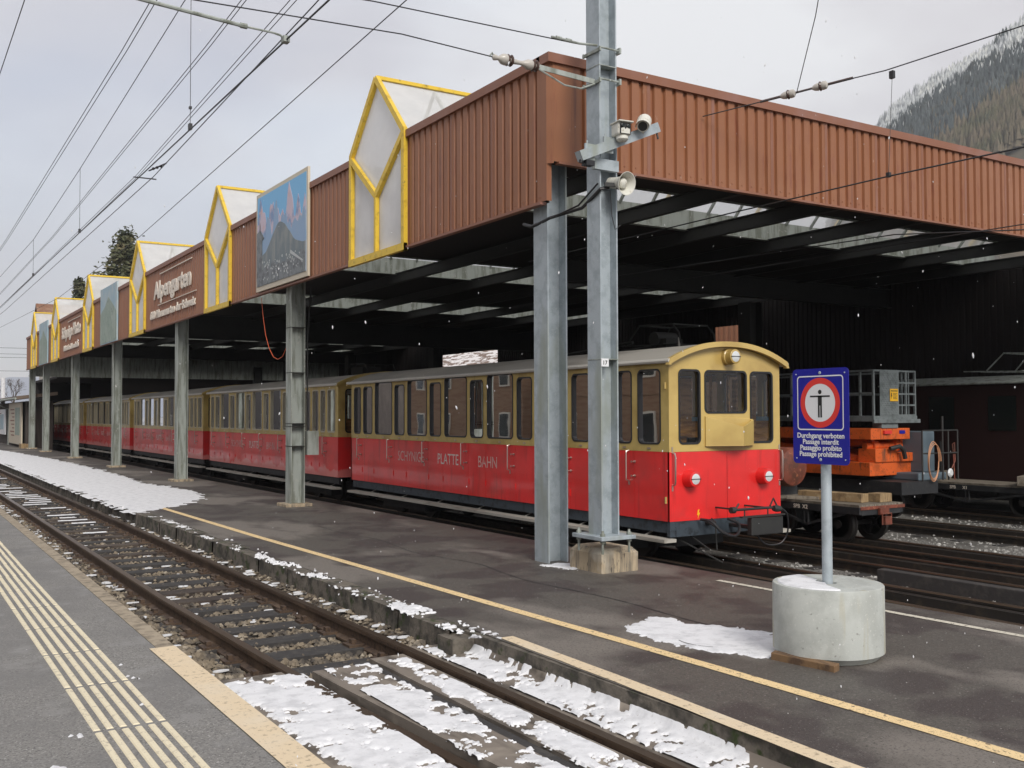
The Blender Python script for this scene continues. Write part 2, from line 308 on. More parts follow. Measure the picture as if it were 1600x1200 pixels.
for y0, y1 in zip(ys, ys[1:]):
    a, c = interp(NP, y0), interp(NP, y1)
    vs = [(a - .12, y0, .003), (a, y0, .003), (c, y1, .003), (c - .12, y1, .003), (a, y0, -.5), (c, y1, -.5)]
    b.add(vs, [(0, 1, 2, 3), (1, 4, 5, 2)])
struct(b.build('near_platform_kerb', m_kerb_tan))
b = MB()
for y0, y1 in zip(ys, ys[1:]):
    a, c = interp(KB, y0) + .16, interp(KB, y1) + .16
    e0, e1 = interp([(4, 7.3), (9, 7.1), (12, 7.05), (25, 6.85), (90, 6.8)], y0), interp([(4, 7.3), (9, 7.1), (12, 7.05), (25, 6.85), (90, 6.8)], y1)
    b.face([(a, y0, 0), (e0, y0, 0), (e1, y1, 0), (c, y1, 0)])
    b.face([(e0, y0, 0), (e0, y0, -.6), (e1, y1, -.6), (e1, y1, 0)])
struct(b.build('island_platform', m_asph))
b = MB()                                             # old rough kerb of the island platform
y = 6.62
while y < 60:
    l = .9 if y < 20 else 2.5
    a, c = interp(KB, y), interp(KB, y + l); z = random.uniform(-.006, .01); k = random.uniform(-.012, .012)
    n = 9 if y < 20 else 2
    for i in range(n):
        ya, yb = y + l * i / n, y + l * (i + 1) / n - (.012 if i == n - 1 else 0)
        def W(yy, base):
            j = noise.noise(Vector((yy * 2, 1, 2))) * .012; return base + j + k
        xa, xb = W(ya, a + (c - a) * i / n), W(yb, a + (c - a) * (i + 1) / n)
        b.add([(xa, ya, z), (xa + .2, ya, z), (xa + .2, yb, z), (xa, yb, z), (xa - .01, ya, -.45), (xb - .01, yb, -.45), (xb, yb, z), (xa, ya, z)],
              [(0, 1, 2, 3), (7, 6, 5, 4)])
    y += l
struct(b.build('island_platform_kerb', m_kerb))
b = MB(); b.box(3.7, -8, -.45, 3.8, 6.7, -.006); b.box(3.52, 6.45, -.45, 3.7, 6.68, -.03); struct(b.build('island_platform_edge', m_kerb))
b = MB(); XS = [(1, -.2), (1.75, -.2), (2.06, ZB + .055), (2.3, ZB), (3.3, ZB), (3.42, ZB + .07), (3.62, -.16), (4, -.16)]
for (xa, za), (xb, zb) in zip(XS, XS[1:]):
    for i in range(49): y0, y1 = -8 + 2 * i, -6 + 2 * i; b.face([(xa, y0, za), (xb, y0, zb), (xb, y1, zb), (xa, y1, za)])
struct(b.build('ballast_bed', m_ballast))
b = MB(); b.face([(6.6, -8, -.44), (40, -8, -.44), (40, 90, -.44), (6.6, 90, -.44)]); struct(b.build('yard_ground', m_yard))
b = MB(); b.face([(-1500, -600, -.62), (2500, -600, -.62), (2500, 3000, -.62), (-1500, 3000, -.62)]); struct(b.build('ground', m_ground))

# painted lines
def ribbon(name, mat, xf, w, y0, y1, z, step=.5, wob=0, ex=0):
    b = MB(); y = y0; L0 = []
    while y < y1 + 1e-6:
        j = noise.noise(Vector((y * 4, w, 0))) * wob; j2 = noise.noise(Vector((y * 5, w, 9))) * wob
        L0.append((xf(y) - w / 2 + j, xf(y) + w / 2 + j2, y)); y += step
    for p, q in zip(L0, L0[1:]): b.face([(p[0], p[2], z), (p[1], p[2], z), (q[1], q[2], z), (q[0], q[2], z)])
    return struct(b.build(name, mat))
ribbon('yellow_safety_line', m_yline, lambda y: interp([(0, 4.52), (2.7, 4.51), (4.3, 4.48), (5.5, 4.45), (7, 4.4), (13, 4.21), (18.6, 4.12), (40, 4.0)], y), .1, -4, 45, .004, .25, .006)
ribbon('kerb_edge_line', m_tan, lambda y: interp([(0, 3.72), (3.2, 3.7), (4.6, 3.76), (6.4, 3.81)], y) + .02, .11, -4, 6.35, .004, .2, .012)
ribbon('white_guide_line', m_wline, lambda y: interp([(0, 6.98), (4.2, 6.95), (7.3, 6.83)], y), .07, -4, 7.3, .004, .2, .006)
ribbon('warning_strip', m_tan, lambda y: interp(NP, y) - .085, .17, -6, 7.42, .007, .4)
ribbon('asphalt_seam', m_under, lambda y: 5.35 + .12 * noise.noise(Vector((y * .8, 3, 3))), .012, 4.9, 14, .003, .12, .01)
b = MB(); n_ = 40
for k in range(n_):
    a0, a1 = R(360 * k / n_), R(360 * (k + 1) / n_)
    b.face([(5.03 + q * math.cos(a), 5.33 + q * math.sin(a), .0115) for q, a in ((.27, a0), (.279, a0), (.279, a1), (.27, a1))])
tag(b.build('manhole_cover', m_under), 'faint ring of a manhole cover showing through the snow patch', 'manhole cover')
def tactile():
    grp = 'raised cream guiding ribs on the near platform'
    for k in range(6):
        b = MB(); y = -3.1
        while y < 16:
            x = .945 + .0645 * k + (.0 if y < 10 else (y - 10) * .004)
            yy = y
            b.add([(x - .018, yy, .001), (x + .018, yy, .001), (x + .018, yy + .915, .001), (x - .018, yy + .915, .001), (x - .012, yy + .008, .007), (x + .012, yy + .008, .007), (x + .012, yy + .905, .007), (x - .012, yy + .905, .007)],
                  [(4, 5, 6, 7), (0, 1, 5, 4), (1, 2, 6, 5), (2, 3, 7, 6), (3, 0, 4, 7)])
            y += .955
        struct(b.build('guiding_rib', m_rib))
tactile()

# snow patches: height field cut off below a threshold
def snow(name, x0, x1, y0, y1, z, f, step, hmax=.015, label=None, cat='snow patch', mat=None, zf=None, tex=5.):
    b = MB(); nx = int((x1 - x0) / step) + 1; ny = int((y1 - y0) / step) + 1; idx = {}; h = {}
    for i in range(nx + 1):
        for j in range(ny + 1):
            x = x0 + i * step; y = y0 + j * step
            v = f(x, y) + noise.fractal(Vector((x * tex, y * tex, z * 3)), .8, 2., 5) * .35 + noise.noise(Vector((x * 34, y * 26, 1))) * (.12 if step < .03 else 0)
            h[i, j] = v
    for i in range(nx):
        for j in range(ny):
            if max(h[i, j], h[i + 1, j], h[i + 1, j + 1], h[i, j + 1]) > 0 and min(h[i, j], h[i + 1, j], h[i + 1, j + 1], h[i, j + 1]) > -.22:
                f4 = []
                for (a, c) in ((i, j), (i + 1, j), (i + 1, j + 1), (i, j + 1)):
                    if (a, c) not in idx:
                        idx[a, c] = len(b.v); v = h[a, c]
                        b.v.append((x0 + a * step, y0 + c * step, (zf(x0 + a * step) if zf else z) + (.0015 + min(v * .02, hmax * .35) if v > 0 else -.013)))
                    f4.append(idx[a, c])
                b.f.append(tuple(f4)); b.m.append(0)
    o = b.build(name, mat or m_snow, smooth=True)
    return stuff(o, label, cat)
def seg(px, py, pts):   # signed area test: inside polygon?
    c = False; n = len(pts); dm = 1e9
    for i in range(n):
        (x1, y1), (x2, y2) = pts[i], pts[(i + 1) % n]
        if (y1 > py) != (y2 > py) and px < (x2 - x1) * (py - y1) / (y2 - y1) + x1: c = not c
        t = max(0, min(1, ((px - x1) * (x2 - x1) + (py - y1) * (y2 - y1)) / ((x2 - x1) ** 2 + (y2 - y1) ** 2)))
        dm = min(dm, math.hypot(px - x1 - t * (x2 - x1), py - y1 - t * (y2 - y1)))
    return dm if c else -dm
P1 = [(3.5, 17.5), (3.62, 17.3), (4.2, 18.0), (4.9, 18.9), (5.45, 20.2), (5.6, 22), (5.3, 24.5), (5.4, 28), (5.5, 36), (5.3, 42), (4.9, 50), (4.4, 58), (3.4, 58), (3.45, 30)]
snow('snow', 3.4, 5.9, 16.6, 58, .006, lambda x, y: max(-1, min(.5, seg(x, y, P1) * 1.4)), .09, .012, 'thin white snow sheet on the far part of the island platform')
P2 = [(4.68, 5.95), (4.95, 6.12), (5.22, 6.16), (5.3, 5.75), (5.5, 5.3), (5.5, 4.95), (5.2, 4.8), (4.93, 4.68), (4.8, 5.0), (4.64, 5.4)]
snow('snow', 4.4, 5.8, 4.4, 6.4, .006, lambda x, y: max(-1, min(.6, seg(x, y, P2) * 3.2)), .022, .012, 'irregular snow patch with a ring, beside the round concrete base', tex=4)
snow('snow', 5.9, 6.35, 8.3, 9.1, .006, lambda x, y: .55 - math.hypot((x - 6.13) / .2, (y - 8.75) / .2) * .6, .02, .01, 'small snow remnant at the foot of the front shed column')
snow('snow', 3.58, 3.82, 6.3, 16.8, .008, lambda x, y: -.25 + .55 * noise.noise(Vector((x * 5, y * 2.2, 4))) - abs(x - interp(KB, y) - .08) * 1.2 + (.13 if y < 12 else .06) + (.12 if y < 8.2 else 0), .014, .02, 'crusty snow remnants along the mossy kerb top', tex=16)
def f_cross(x, y):
    v = .05 + .5 * noise.noise(Vector((x * 2.2, y * 2.0, 7.7)))
    for fx in (2.98,):
        v -= max(0, .6 - abs(x - fx - .02 * y + .1) * 7)
    return v
snow('snow', 1.8, 2.44, 1.5, 6.8, ZR - .004, lambda x, y: min(.13, (x - 1.95) * 3) + .5 * noise.noise(Vector((x * 2.4, y * 1.7, 3))) - max(0, (y - 6.62) * 4), .014, .012, 'snow lying on the crossing boards by the near platform', tex=9)
snow('snow', 2.6, 3.22, 1.5, 6.6, ZR + .002, f_cross, .011, .014, 'trodden snow on the crossing boards between the rails', tex=9)
snow('snow', 3.44, 3.82, -1, 6.9, 0, lambda x, y: .13 + .4 * noise.noise(Vector((x * 2.8, y * 2.4, 13))) - max(0, x - 3.66) * (3.2 if y < 6.3 else .6) - max(0, y - 6.55 - (3.8 - x) * .6) * 3, .013, .012, 'broad snow strip between the far rail and the edge line', tex=11, zf=lambda x: interp([(3.41, ZR), (3.67, -.124), (3.74, -.024), (3.76, -.0), (4, .004)], x))
snow('snow', .3, 1.6, 4.2, 9.8, .008, lambda x, y: -.5 + .62 * noise.noise(Vector((x * 5.2, y * 2.4, 31))), .02, .004, 'tiny frozen snow streaks across the near platform', tex=5)

# ---------------------------------------------------------------- foreground track
def rail_prof(ztop, h=.14):
    return [(-.032, ztop), (.032, ztop), (.036, ztop - .012), (.034, ztop - .036), (.009, ztop - .046), (.009, ztop - h + .03), (.055, ztop - h + .014), (.055, ztop - h),
            (-.055, ztop - h), (-.055, ztop - h + .014), (-.009, ztop - h + .03), (-.009, ztop - .046), (-.034, ztop - .036), (-.036, ztop - .012)]
def rail(parent, tab, y0, y1, ztop, mats, h=.14, name='rail'):
    b = MB(); yl = [y for y in ys if y0 < y < y1]; yl = [y0] + yl + [y1]; pr = rail_prof(ztop, h); n = len(pr); vs = []
    for y in yl:
        x = interp(tab, y) if isinstance(tab, list) else tab
        vs += [(x + u, y, v) for u, v in pr]
    fs = []; ms = []
    for i in range(len(yl) - 1):
        for k in range(n):
            fs.append((i * n + k, i * n + (k + 1) % n, (i + 1) * n + (k + 1) % n, (i + 1) * n + k)); ms.append(0 if k in (0, 13) else 1)
    fs += [tuple(range(n)), tuple(range((len(yl) - 1) * n + n - 1, (len(yl) - 1) * n - 1, -1))]; ms += [1, 1]
    b.v = vs; b.f = fs; b.m = ms
    return b.build(name, mats, parent)
trk = thing('railway_track', 'rusty metre gauge track with timber sleepers between the two platforms', 'railway track', (0, 0, 0))
rail(trk, RL, -8, 90, ZR, [m_railtop, m_rust], .15)
rail(trk, RR, -8, 90, ZR, [m_railtop, m_rust], .15)
y = 7.15; k = 0
far = MB()
while y < 70:
    b = MB() if k < 90 else far
    x0, x1 = 1.95 + random.uniform(-.03, .05), 3.42 if y < 9 else 3.46
    rot = random.uniform(-.02, .02); w = random.uniform(.115, .14); zt = ZR - .132 + random.uniform(-.006, .004)
    c, s_ = math.cos(rot), math.sin(rot); vs = []; ux = (interp(RL, y) + interp(RR, y)) / 2
    for z in (zt - .1, zt):
        for (dx, dy) in ((-.9 + random.uniform(-.03, .03), -w), (.78, -w), (.78, w), (-.9, w)): vs.append((ux + dx * c - dy * s_, y + dx * s_ + dy * c, z))
    b.cm = 0; b.add(vs, [(4, 5, 6, 7), (0, 1, 5, 4), (1, 2, 6, 5), (2, 3, 7, 6), (3, 0, 4, 7)])
    b.cm = 1
    for t in (RL, RR):
        xx = interp(t, y); b.box(xx - .15, y - .075, zt, xx + .15, y + .075, zt + .02)
        for q in (-.09, .09): b.box(xx + q - .02, y - .03, zt + .02, xx + q + .02, y + .03, zt + .055)
    if k < 90: b.build('sleeper', [m_oily if random.random() < .55 else m_sleeper, m_rust], trk)
    y += .56 if y < 30 else .6; k += 1
if far.v: stuff(far.build('sleeper', [m_sleeper, m_rust], trk))
# snow caught on the sleepers
b = MB(); y = 7.15
while y < 70:
    pr = 0 if y < 9 else min(.85, (y - 14) / 12)
    for (xa, xb, ex) in ((1.86, 2.2, 0), (2.42, 3.2, 0), (3.42, 3.56, .25)):
        if random.random() < pr + ex and y > 8:
            a = random.uniform(xa, xa + (xb - xa) * .5); c = min(xb, a + random.uniform(.3, 1) * (xb - xa)); zt = ZR - .118
            n = 7; top = [(a + (c - a) * i / n, y + random.uniform(.01, .07)) for i in range(n + 1)]; bot = [(a + (c - a) * i / n, y - random.uniform(.005, .06)) for i in range(n + 1)]
            for i in range(n): b.face([(*bot[i], zt), (*bot[i + 1], zt), (*top[i + 1], zt + .012), (*top[i], zt + .012)])
    y += .56 if y < 30 else .6
for _ in range(260):
    y = 7.05 + 16 * random.random(); x = random.choice((random.uniform(1.86, 2.2), random.uniform(2.45, 3.25), random.uniform(3.43, 3.56), random.uniform(3.43, 3.56)))
    z = interp(XS, x) + .035; n = 9; sx, sy = random.uniform(.015, .07), random.uniform(.012, .035); k = random.uniform(0, 9)
    P = [(x + sx * math.cos(q * 6.283 / n) * (1 + .5 * noise.noise(Vector((q, k, 0)))), y + sy * math.sin(q * 6.283 / n) * (1 + .5 * noise.noise(Vector((q, k, 5))))) for q in range(n)]
    b.prism(P, lambda u, v, w: (u, v, w), z, z + .012)
stuff(b.build('snow', m_snow), 'white snow strips lying on the far sleepers of the track', 'snow')

# ballast stones
def stones(n, gen, mat, label, smin, smax):
    b = MB()
    base = [(1, 0, 0), (0, 1, 0), (-1, 0, 0), (0, -1, 0), (.3, .2, 1), (-.4, -.3, .8)]
    fs = [(0, 1, 4), (1, 2, 4), (2, 5, 4), (2, 3, 5), (3, 0, 5), (0, 4, 5)]
    for _ in range(n):
        x, y, z = gen(); s_ = random.uniform(smin, smax); a = random.uniform(0, 6.28); ca, sa = math.cos(a), math.sin(a)
        kx, ky, kz = random.uniform(.7, 1.3), random.uniform(.6, 1), random.uniform(.5, .95)
        vs = []
        for (u, v, w) in base:
            u *= kx * random.uniform(.8, 1.2); v *= ky * random.uniform(.8, 1.2); w *= kz
            vs.append((x + s_ * (u * ca - v * sa), y + s_ * (u * sa + v * ca), z + s_ * (w - .15)))
        b.add(vs, fs)
    return stuff(b.build('gravel', mat), label, 'gravel')
def g1():
    y = 7.0 + 26 * random.random() ** 1.7
    while True:
        x = random.uniform(1.8, 3.58)
        if abs(x - interp(RL, y)) > .07 and abs(x - interp(RR, y)) > .07: break
    z = interp([(q[0], q[1]) for q in XS], x)
    return x, y, z + random.uniform(.01, .04)
stones(12500, g1, m_stone, 'brown ballast stones between the sleepers of the near track', .016, .036)
def g2():
    y = 2.5 + 16 * random.random() ** 1.3
    x = random.uniform(7.5, 19)
    return x, y, -.44
stones(9000, g2, m_stone_g, 'grey gravel between the yard tracks', .018, .042)
b = MB()

random.seed(77)
def g3():
    if random.random() < .5: y = random.uniform(2, 18); return random.uniform(-.6, 1.55), y, .001
    y = random.uniform(2.5, 22); return random.uniform(3.9, 7), y, .001
stones(1300, g3, m_stone_g, 'scattered grit on the asphalt of both platforms', .002, .006)
# crossing boards
cb = thing('level_crossing', 'snowy timber and concrete crossing boards set across the near track', 'level crossing', (0, 0, 0))
def slab(name, xa, xb, y1, zt, mat=m_board, rad=.0):
    b = MB(); yl = [-6, -3, 0, 2, 3, 4, 5, 6, y1]
    for p, q in zip(yl, yl[1:]):
        a0, a1 = xa(p), xa(q); c0, c1 = xb(p), xb(q)
        b.add([(a0, p, zt), (c0, p, zt), (c1, q, zt), (a1, q, zt), (a0, p, zt - .2), (a1, q, zt - .2), (c0, p, zt - .2), (c1, q, zt - .2)], [(0, 1, 2, 3), (0, 3, 5, 4), (1, 6, 7, 2)])
    p = y1; b.add([(xa(p), p, zt), (xb(p), p, zt), (xb(p), p, zt - .2), (xa(p), p, zt - .2)], [(0, 1, 2, 3)])
    return b.build(name, mat, cb)
slab('crossing_board', lambda y: interp(NP, y) + .01, lambda y: interp(RL, y) - .04, 6.75, ZR - .012)
slab('crossing_board', lambda y: interp(RL, y) + .13, lambda y: 2.9 + .0 * y, 6.62, ZR - .003)
slab('crossing_board', lambda y: 2.915, lambda y: 2.99, 6.66, ZR - .02, m_oily)
slab('crossing_board', lambda y: 3.005, lambda y: interp(RR, y) - .1, 6.75, ZR - .006)
b = MB(); xa, xm, xb = 3.41, 3.67, 3.74; b.add([(xa, -6, ZR - .008), (xm, -6, -.13), (xb, -6, -.03), (xa, 6.95, ZR - .008), (xm, 6.75, -.13), (xb, 6.55, -.03), (xa, 6.95, -.4), (xm, 6.75, -.4), (xb, 6.55, -.4)], [(0, 1, 4, 3), (1, 2, 5, 4), (3, 4, 7, 6), (4, 5, 8, 7)]); b.build('crossing_ramp', m_board, cb)

# ================================================================ SHED
FX, CY = 5.967, 8.77; ZT, ZBL, ZBR = 5.45, 3.88, 4.295; YE = 54.5; XE = 22.3
shed = thing('train_shed', 'long open train shed clad in brown corrugated metal on grey steel columns', 'train shed', (6, 9, 0))
def sb(b, name, mat, parent=None, **k):
    o = b.build(name, mat, None, **k)
    if parent is None or parent is shed: o.parent = shed; o.matrix_parent_inverse = Matrix.Translation((-6, -9, 0))
    else: o.parent = parent
    return o
PROF = [(0, 0), (.1, 0), (.112, .032), (.152, .032), (.164, 0)]
def corr(b, a, c, z0, z1, fn, per=.164):
    n = int((c - a) / per); pts = []
    for i in range(n + 1):
        for (u, d) in PROF[:-1]:
            if a + i * per + u < c: pts.append((a + i * per + u, d))
    pts.append((c, 0)); vs = []
    for u, d in pts: vs += [fn(u, d, z0), fn(u, d, z1)]
    b.add(vs, [(2 * i, 2 * i + 2, 2 * i + 3, 2 * i + 1) for i in range(len(pts) - 1)])
G = [(12.18, 14.06), (20.24, 22.10), (28.08, 29.97), (35.93, 37.83), (43.69, 45.62), (50.56, 52.43)]
segs = []; y = CY + .14
for a, c in G: segs.append((y, a)); y = c
segs.append((y, YE))
for a, c in segs:
    b = MB(); corr(b, a, c, ZBL, ZT - .1, lambda u, d, z: (FX + d, u, z))
    for i in range(int((c - a) / .164)):
        yy = a + i * .164 + .05
        if a < 20: b.box(FX - .006, yy - .007, ZBL + .05, FX, yy + .007, ZBL + .064)
    sb(b, 'fascia_panel', m_brown)
    y_ = a + .164 * 6 + .1
    while y_ < c - .3: b = MB(); b.box(FX - .003, y_ - .05, ZBL + .002, FX + .001, y_ - .002, ZT - .1); y_ += .164 * 6; sb(b, 'sheet_overlap', m_brown_cap)
    b = MB(); b.box(FX - .035, a, ZT - .1, FX + .2, c, ZT); b.box(FX - .03, a, ZBL - .03, FX + .05, c, ZBL)
    sb(b, 'roof_capping', m_brown_cap)
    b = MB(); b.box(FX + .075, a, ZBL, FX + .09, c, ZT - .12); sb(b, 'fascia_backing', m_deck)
b = MB(); corr(b, FX + .3, XE, ZBR, ZT - .1, lambda u, d, z: (u, CY + d, z))
for i in range(110):
    xx = FX + .3 + i * .164 + .05
    if xx < 19: b.box(xx - .008, CY - .006, ZBR + .06, xx + .008, CY, ZBR + .076)
sb(b, 'fascia_panel', m_brown)
x_ = FX + .3 + .164 * 6 + .1
while x_ < XE: b = MB(); b.box(x_ - .05, CY - .003, ZBR + .002, x_ - .002, CY + .001, ZT - .1); x_ += .164 * 6; sb(b, 'sheet_overlap', m_brown_cap)
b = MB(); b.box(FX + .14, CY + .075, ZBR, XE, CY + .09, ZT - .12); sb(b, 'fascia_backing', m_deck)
b = MB(); b.box(FX - .035, CY - .035, ZT - .1, XE, CY + .2, ZT); b.box(FX + .1, CY - .03, ZBR - .025, XE, CY + .05, ZBR)
sb(b, 'roof_capping', m_brown_cap)
b = MB()                                         # folded corner flashing
for (p, q, z) in (((FX - .004, CY + .16), (FX - .004, CY + .055), ZBL), ((FX - .004, CY + .055), (FX + .05, CY - .004), ZBR - .02), ((FX + .05, CY - .004), (FX + .31, CY - .004), ZBR)):
    b.face([(*p, z), (*q, z), (*q, ZT - .1), (*p, ZT - .1)])
b.face([(FX - .004, CY + .055, ZBL), (FX - .004, CY + .055, ZBR), (FX + .06, CY + .055, ZBR), (FX + .06, CY + .055, ZBL)])
sb(b, 'corner_flashing', m_brown)
# gable skylights
def gable(a, c, nearm):
    X = FX - .03; yc = (a + c) / 2; zs, zp, zj = 5.485, 6.42, 4.73; w = .085
    g = bpy.data.objects.new('skylight', None); COL.objects.link(g); g.parent = shed; g.matrix_parent_inverse = Matrix.Translation((-6, -9, 0))
    b = MB()
    def fb(p, q, ww=w, x=X): b.bar((x, *p), (x, *q), ww, .06, (1, 0, 0))
    e = w / 2
    fb((a + e, ZBL - .06), (a + e, zs)); fb((c - e, ZBL - .06), (c - e, zs))
    fb((a + e, zs - .02), (yc, zp), x=X - .003); fb((c - e, zs - .02), (yc, zp), x=X - .004)
    fb((a + e, zs - .05), (yc, zj), x=X - .002); fb((c - e, zs - .05), (yc, zj), x=X - .005)
    fb((yc, ZBL), (yc, zj + .02), .06, X - .001); fb((a, ZBL - .01), (c, ZBL - .01), .1, X - .006)
    b.bar((X - .01, yc, zp + .01), (XE, yc, zp + .01), .07, .05)
    x = FX + 1.55
    while x < XE:
        for s_, e_ in ((a, 1), (c, -1)): b.bar((x, s_, zs), (x, yc, zp), .05, .04)
        x += 2.3
    b.build('frame', m_yellow, g)
    b = MB(); xp = FX + .01
    b.face([(xp, a + .04, ZBL), (xp, c - .04, ZBL), (xp, c - .04, zs), (xp, yc, zp - .02), (xp, a + .04, zs)])
    b.build('pane', m_poly, g); b = MB(); zs = 5.4
    b.face([(FX, a, zs), (XE, a, zs), (XE, yc, zp - .02), (FX, yc, zp - .02)]); b.face([(FX, yc, zp - .02), (XE, yc, zp - .02), (XE, c, zs), (FX, c, zs)])
    b.build('roof_pane', m_poly2, g)
    b = MB()                                  # upstands and glazing bars seen from below
    b.box(FX + .22, a - .02, 5.1, XE, a, 5.4); b.box(FX + .22, c, 5.02, XE, c + .02, 5.4)
    b.box(FX + .22, c - .1, 5.0, XE, c + .02, 5.02)
    x = FX + .9
    while x < XE:
        b.bar((x, a, 5.37), (x, yc, zp - .06), .035, .05); b.bar((x, c, 5.37), (x, yc, zp - .06), .035, .05); x += .7
    b.build('upstand', m_galv_w, g)
for i, (a, c) in enumerate(G): gable(a, c, i == 0)
# roof deck in strips, beams, columns
y = CY + .1; strips = []
for a, c in G: strips.append((y, a - .02)); y = c + .02
strips.append((y, YE))
for a, c in strips:
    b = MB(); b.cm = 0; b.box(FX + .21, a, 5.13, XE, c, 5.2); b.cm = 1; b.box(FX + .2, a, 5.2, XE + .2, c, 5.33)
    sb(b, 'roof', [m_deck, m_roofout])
for x in (8.4, 10.5, 12.6, 14.7, 16.8, 18.9, 21.0):
    b = MB(); z0, z1 = 4.78, 5.02
    b.box(x - .055, CY + .12, z0, x + .055, YE, z0 + .015); b.box(x - .055, CY + .12, z1 - .015, x + .055, YE, z1); b.box(x - .006, CY + .12, z0 + .015, x + .006, YE, z1 - .015)
    sb(b, 'roof_beam', m_steel_dk)
for (yc, xa, z0, z1) in ((17.06, 11.3, 4.35, 4.85), (33.16, FX + .2, 4.1, 4.9), (49.25, FX + .2, 4.3, 4.9)):
    b = MB(); b.box(xa, yc - .12, z0, XE, yc + .12, z0 + .02); b.box(xa, yc - .12, z1 - .02, XE, yc + .12, z1); b.box(xa, yc - .008, z0 + .02, XE, yc + .008, z1 - .02)
    sb(b, 'roof_girder', m_steel_dk)
def hbeam(b, x0, y0, x1, y1, z0, z1, tf=.018, tw=.012):   # flanges face -X / +X
    b.box(x0, y0, z0, x0 + tf, y1, z1); b.box(x1 - tf, y0, z0, x1, y1, z1); ym = (y0 + y1) / 2; b.box(x0 + tf, ym - tw / 2, z0, x1 - tf, ym + tw / 2, z1)
CC = [9.0, 17.06, 25.11, 33.16, 41.2, 49.25, 54.2]
for i, yc in enumerate(CC):
    b = MB(); top = 4.28 if i else 4.36; z0 = -.05 if i == 0 else .05
    hbeam(b, 6.087, yc, 6.347, yc + .27, z0, top)
    o = sb(b, 'column', m_galv if i == 0 else m_galv_w)
    if i == 0: o['label'] = 'front corner column of cleaner galvanised steel'
    if i:
        b = MB(); b.box(5.97, yc - .12, -.02, 6.46, yc + .39, .05); p = b.build('plinth', m_conc_old, o, bevel=.01)
        # the plinth is built in world coordinates like its column
        p.parent = o
    if i in (1,):
        for z in (1.05, 1.4, 1.45, 2.35, 3.15):
            b = MB(); b.box(6.081, yc - .006, z, 6.353, yc + .276, z + .011); b.build('strap', m_steel_dk, o)
for yc in CC[1:]:
    b = MB(); hbeam(b, 17.3, yc, 17.7, yc + .4, -.44, 4.25); sb(b, 'column', m_steel_dk)
# downpipe and junction box behind the second column, bracket on it
b = MB(); b.tube([(6.5, 17.2, 3.6), (6.5, 17.2, 3.9), (6.42, 17.15, 2.9), (6.42, 17.15, .9)], .014, 6); sb(b, 'conduit', m_steel_dk)
b = MB(); b.box(6.37, 17.0, .9, 6.58, 17.12, 1.32); sb(b, 'junction_box', m_galv_w)
# walls
b = MB()
def wallx(y0, y1, z0, z1): corr(b, y0, y1, z0, z1, lambda u, d, z: (XE + d, u, z))
wallx(CY + 2, 22.1, -.44, 5.1); wallx(22.1, 23.5, -.44, 3.2); wallx(22.1, 23.5, 4.34, 5.1); wallx(23.5, 36.8, -.44, 5.1); wallx(36.8, 43, -.44, 2.8); wallx(36.8, 43, 4.4, 5.1); wallx(43, YE, -.44, 5.1)
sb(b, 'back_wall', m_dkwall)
b = MB(); corr(b, FX + .3, XE, 3.6, ZT - .1, lambda u, d, z: (u, YE - d, z)); sb(b, 'fascia_panel', m_galv_w)
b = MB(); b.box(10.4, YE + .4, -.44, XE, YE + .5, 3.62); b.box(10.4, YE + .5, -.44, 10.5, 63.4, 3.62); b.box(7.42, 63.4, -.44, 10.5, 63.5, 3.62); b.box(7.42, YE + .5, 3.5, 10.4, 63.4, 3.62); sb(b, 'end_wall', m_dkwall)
b = MB(); b.box(FX + .1, YE - .0, 3.55, XE, YE + .06, 3.6); sb(b, 'fascia_trim', m_galv_w)
# red hanging cable under the fascia
b = MB(); pts = []
for i in range(15):
    t = i / 14; pts.append((6.12 + .05 * t, 18.6 - 1.35 * t, 3.86 - 1.05 * t - .75 * math.sin(math.pi * t) * (1 if t > .3 else t / .3)))
b.tube([(6.1, 18.75, 3.84), (6.1, 18.66, 3.5), (6.1, 18.5, 3.12), (6.1, 18.3, 2.86), (6.1, 18.05, 2.68), (6.1, 17.8, 2.62), (6.1, 17.55, 2.66), (6.1, 17.3, 2.84)], .006, 6)
tag(b.build('hanging_cable', m_orc, smooth=True), 'thin orange cable hanging in a loop from the fascia to the second column', 'cable')

# ---- lettering and pictures on the fascia
def ftext(body, y_left, y_right, zb, h, off=.012):
    n = len(body); o = text('lettering', body, h * 1.37, m_letter, shed, (0, 0, 0), (1, 0, 0), (0, 1, 0), 1, off, .012)
    xs = [v.co.x for v in o.data.vertices]; x0, x1 = min(xs), max(xs); sx = (y_left - y_right) / (x1 - x0)
    for v in o.data.vertices: v.co = Vector((FX - .02 - v.co.z - 6, y_left - (v.co.x - x0) * sx - 9, zb + v.co.y))
    return o
ftext('Alpengarten', 27.05, 23.35, 4.62, .44, .02)
ftext('600 Pflanzenarten der Schweiz', 27.45, 22.95, 4.12, .2, .01)
b = MB(); b.box(FX - .03, 23.3, 5.2, FX - .005, 26.4, 5.22); b.box(FX - .03, 22.9, 4.42, FX - .005, 26.6, 4.435); sb(b, 'lettering_rail', m_letter)
ftext('Schynige Platte', 42.9, 38.5, 4.62, .44, .02)
ftext('Elektrische Zahnradbahn', 42.4, 38.9, 4.12, .2, .01)
b = MB(); b.box(FX - .03, 38.6, 5.17, FX - .005, 41.4, 5.19); sb(b, 'lettering_rail', m_letter)

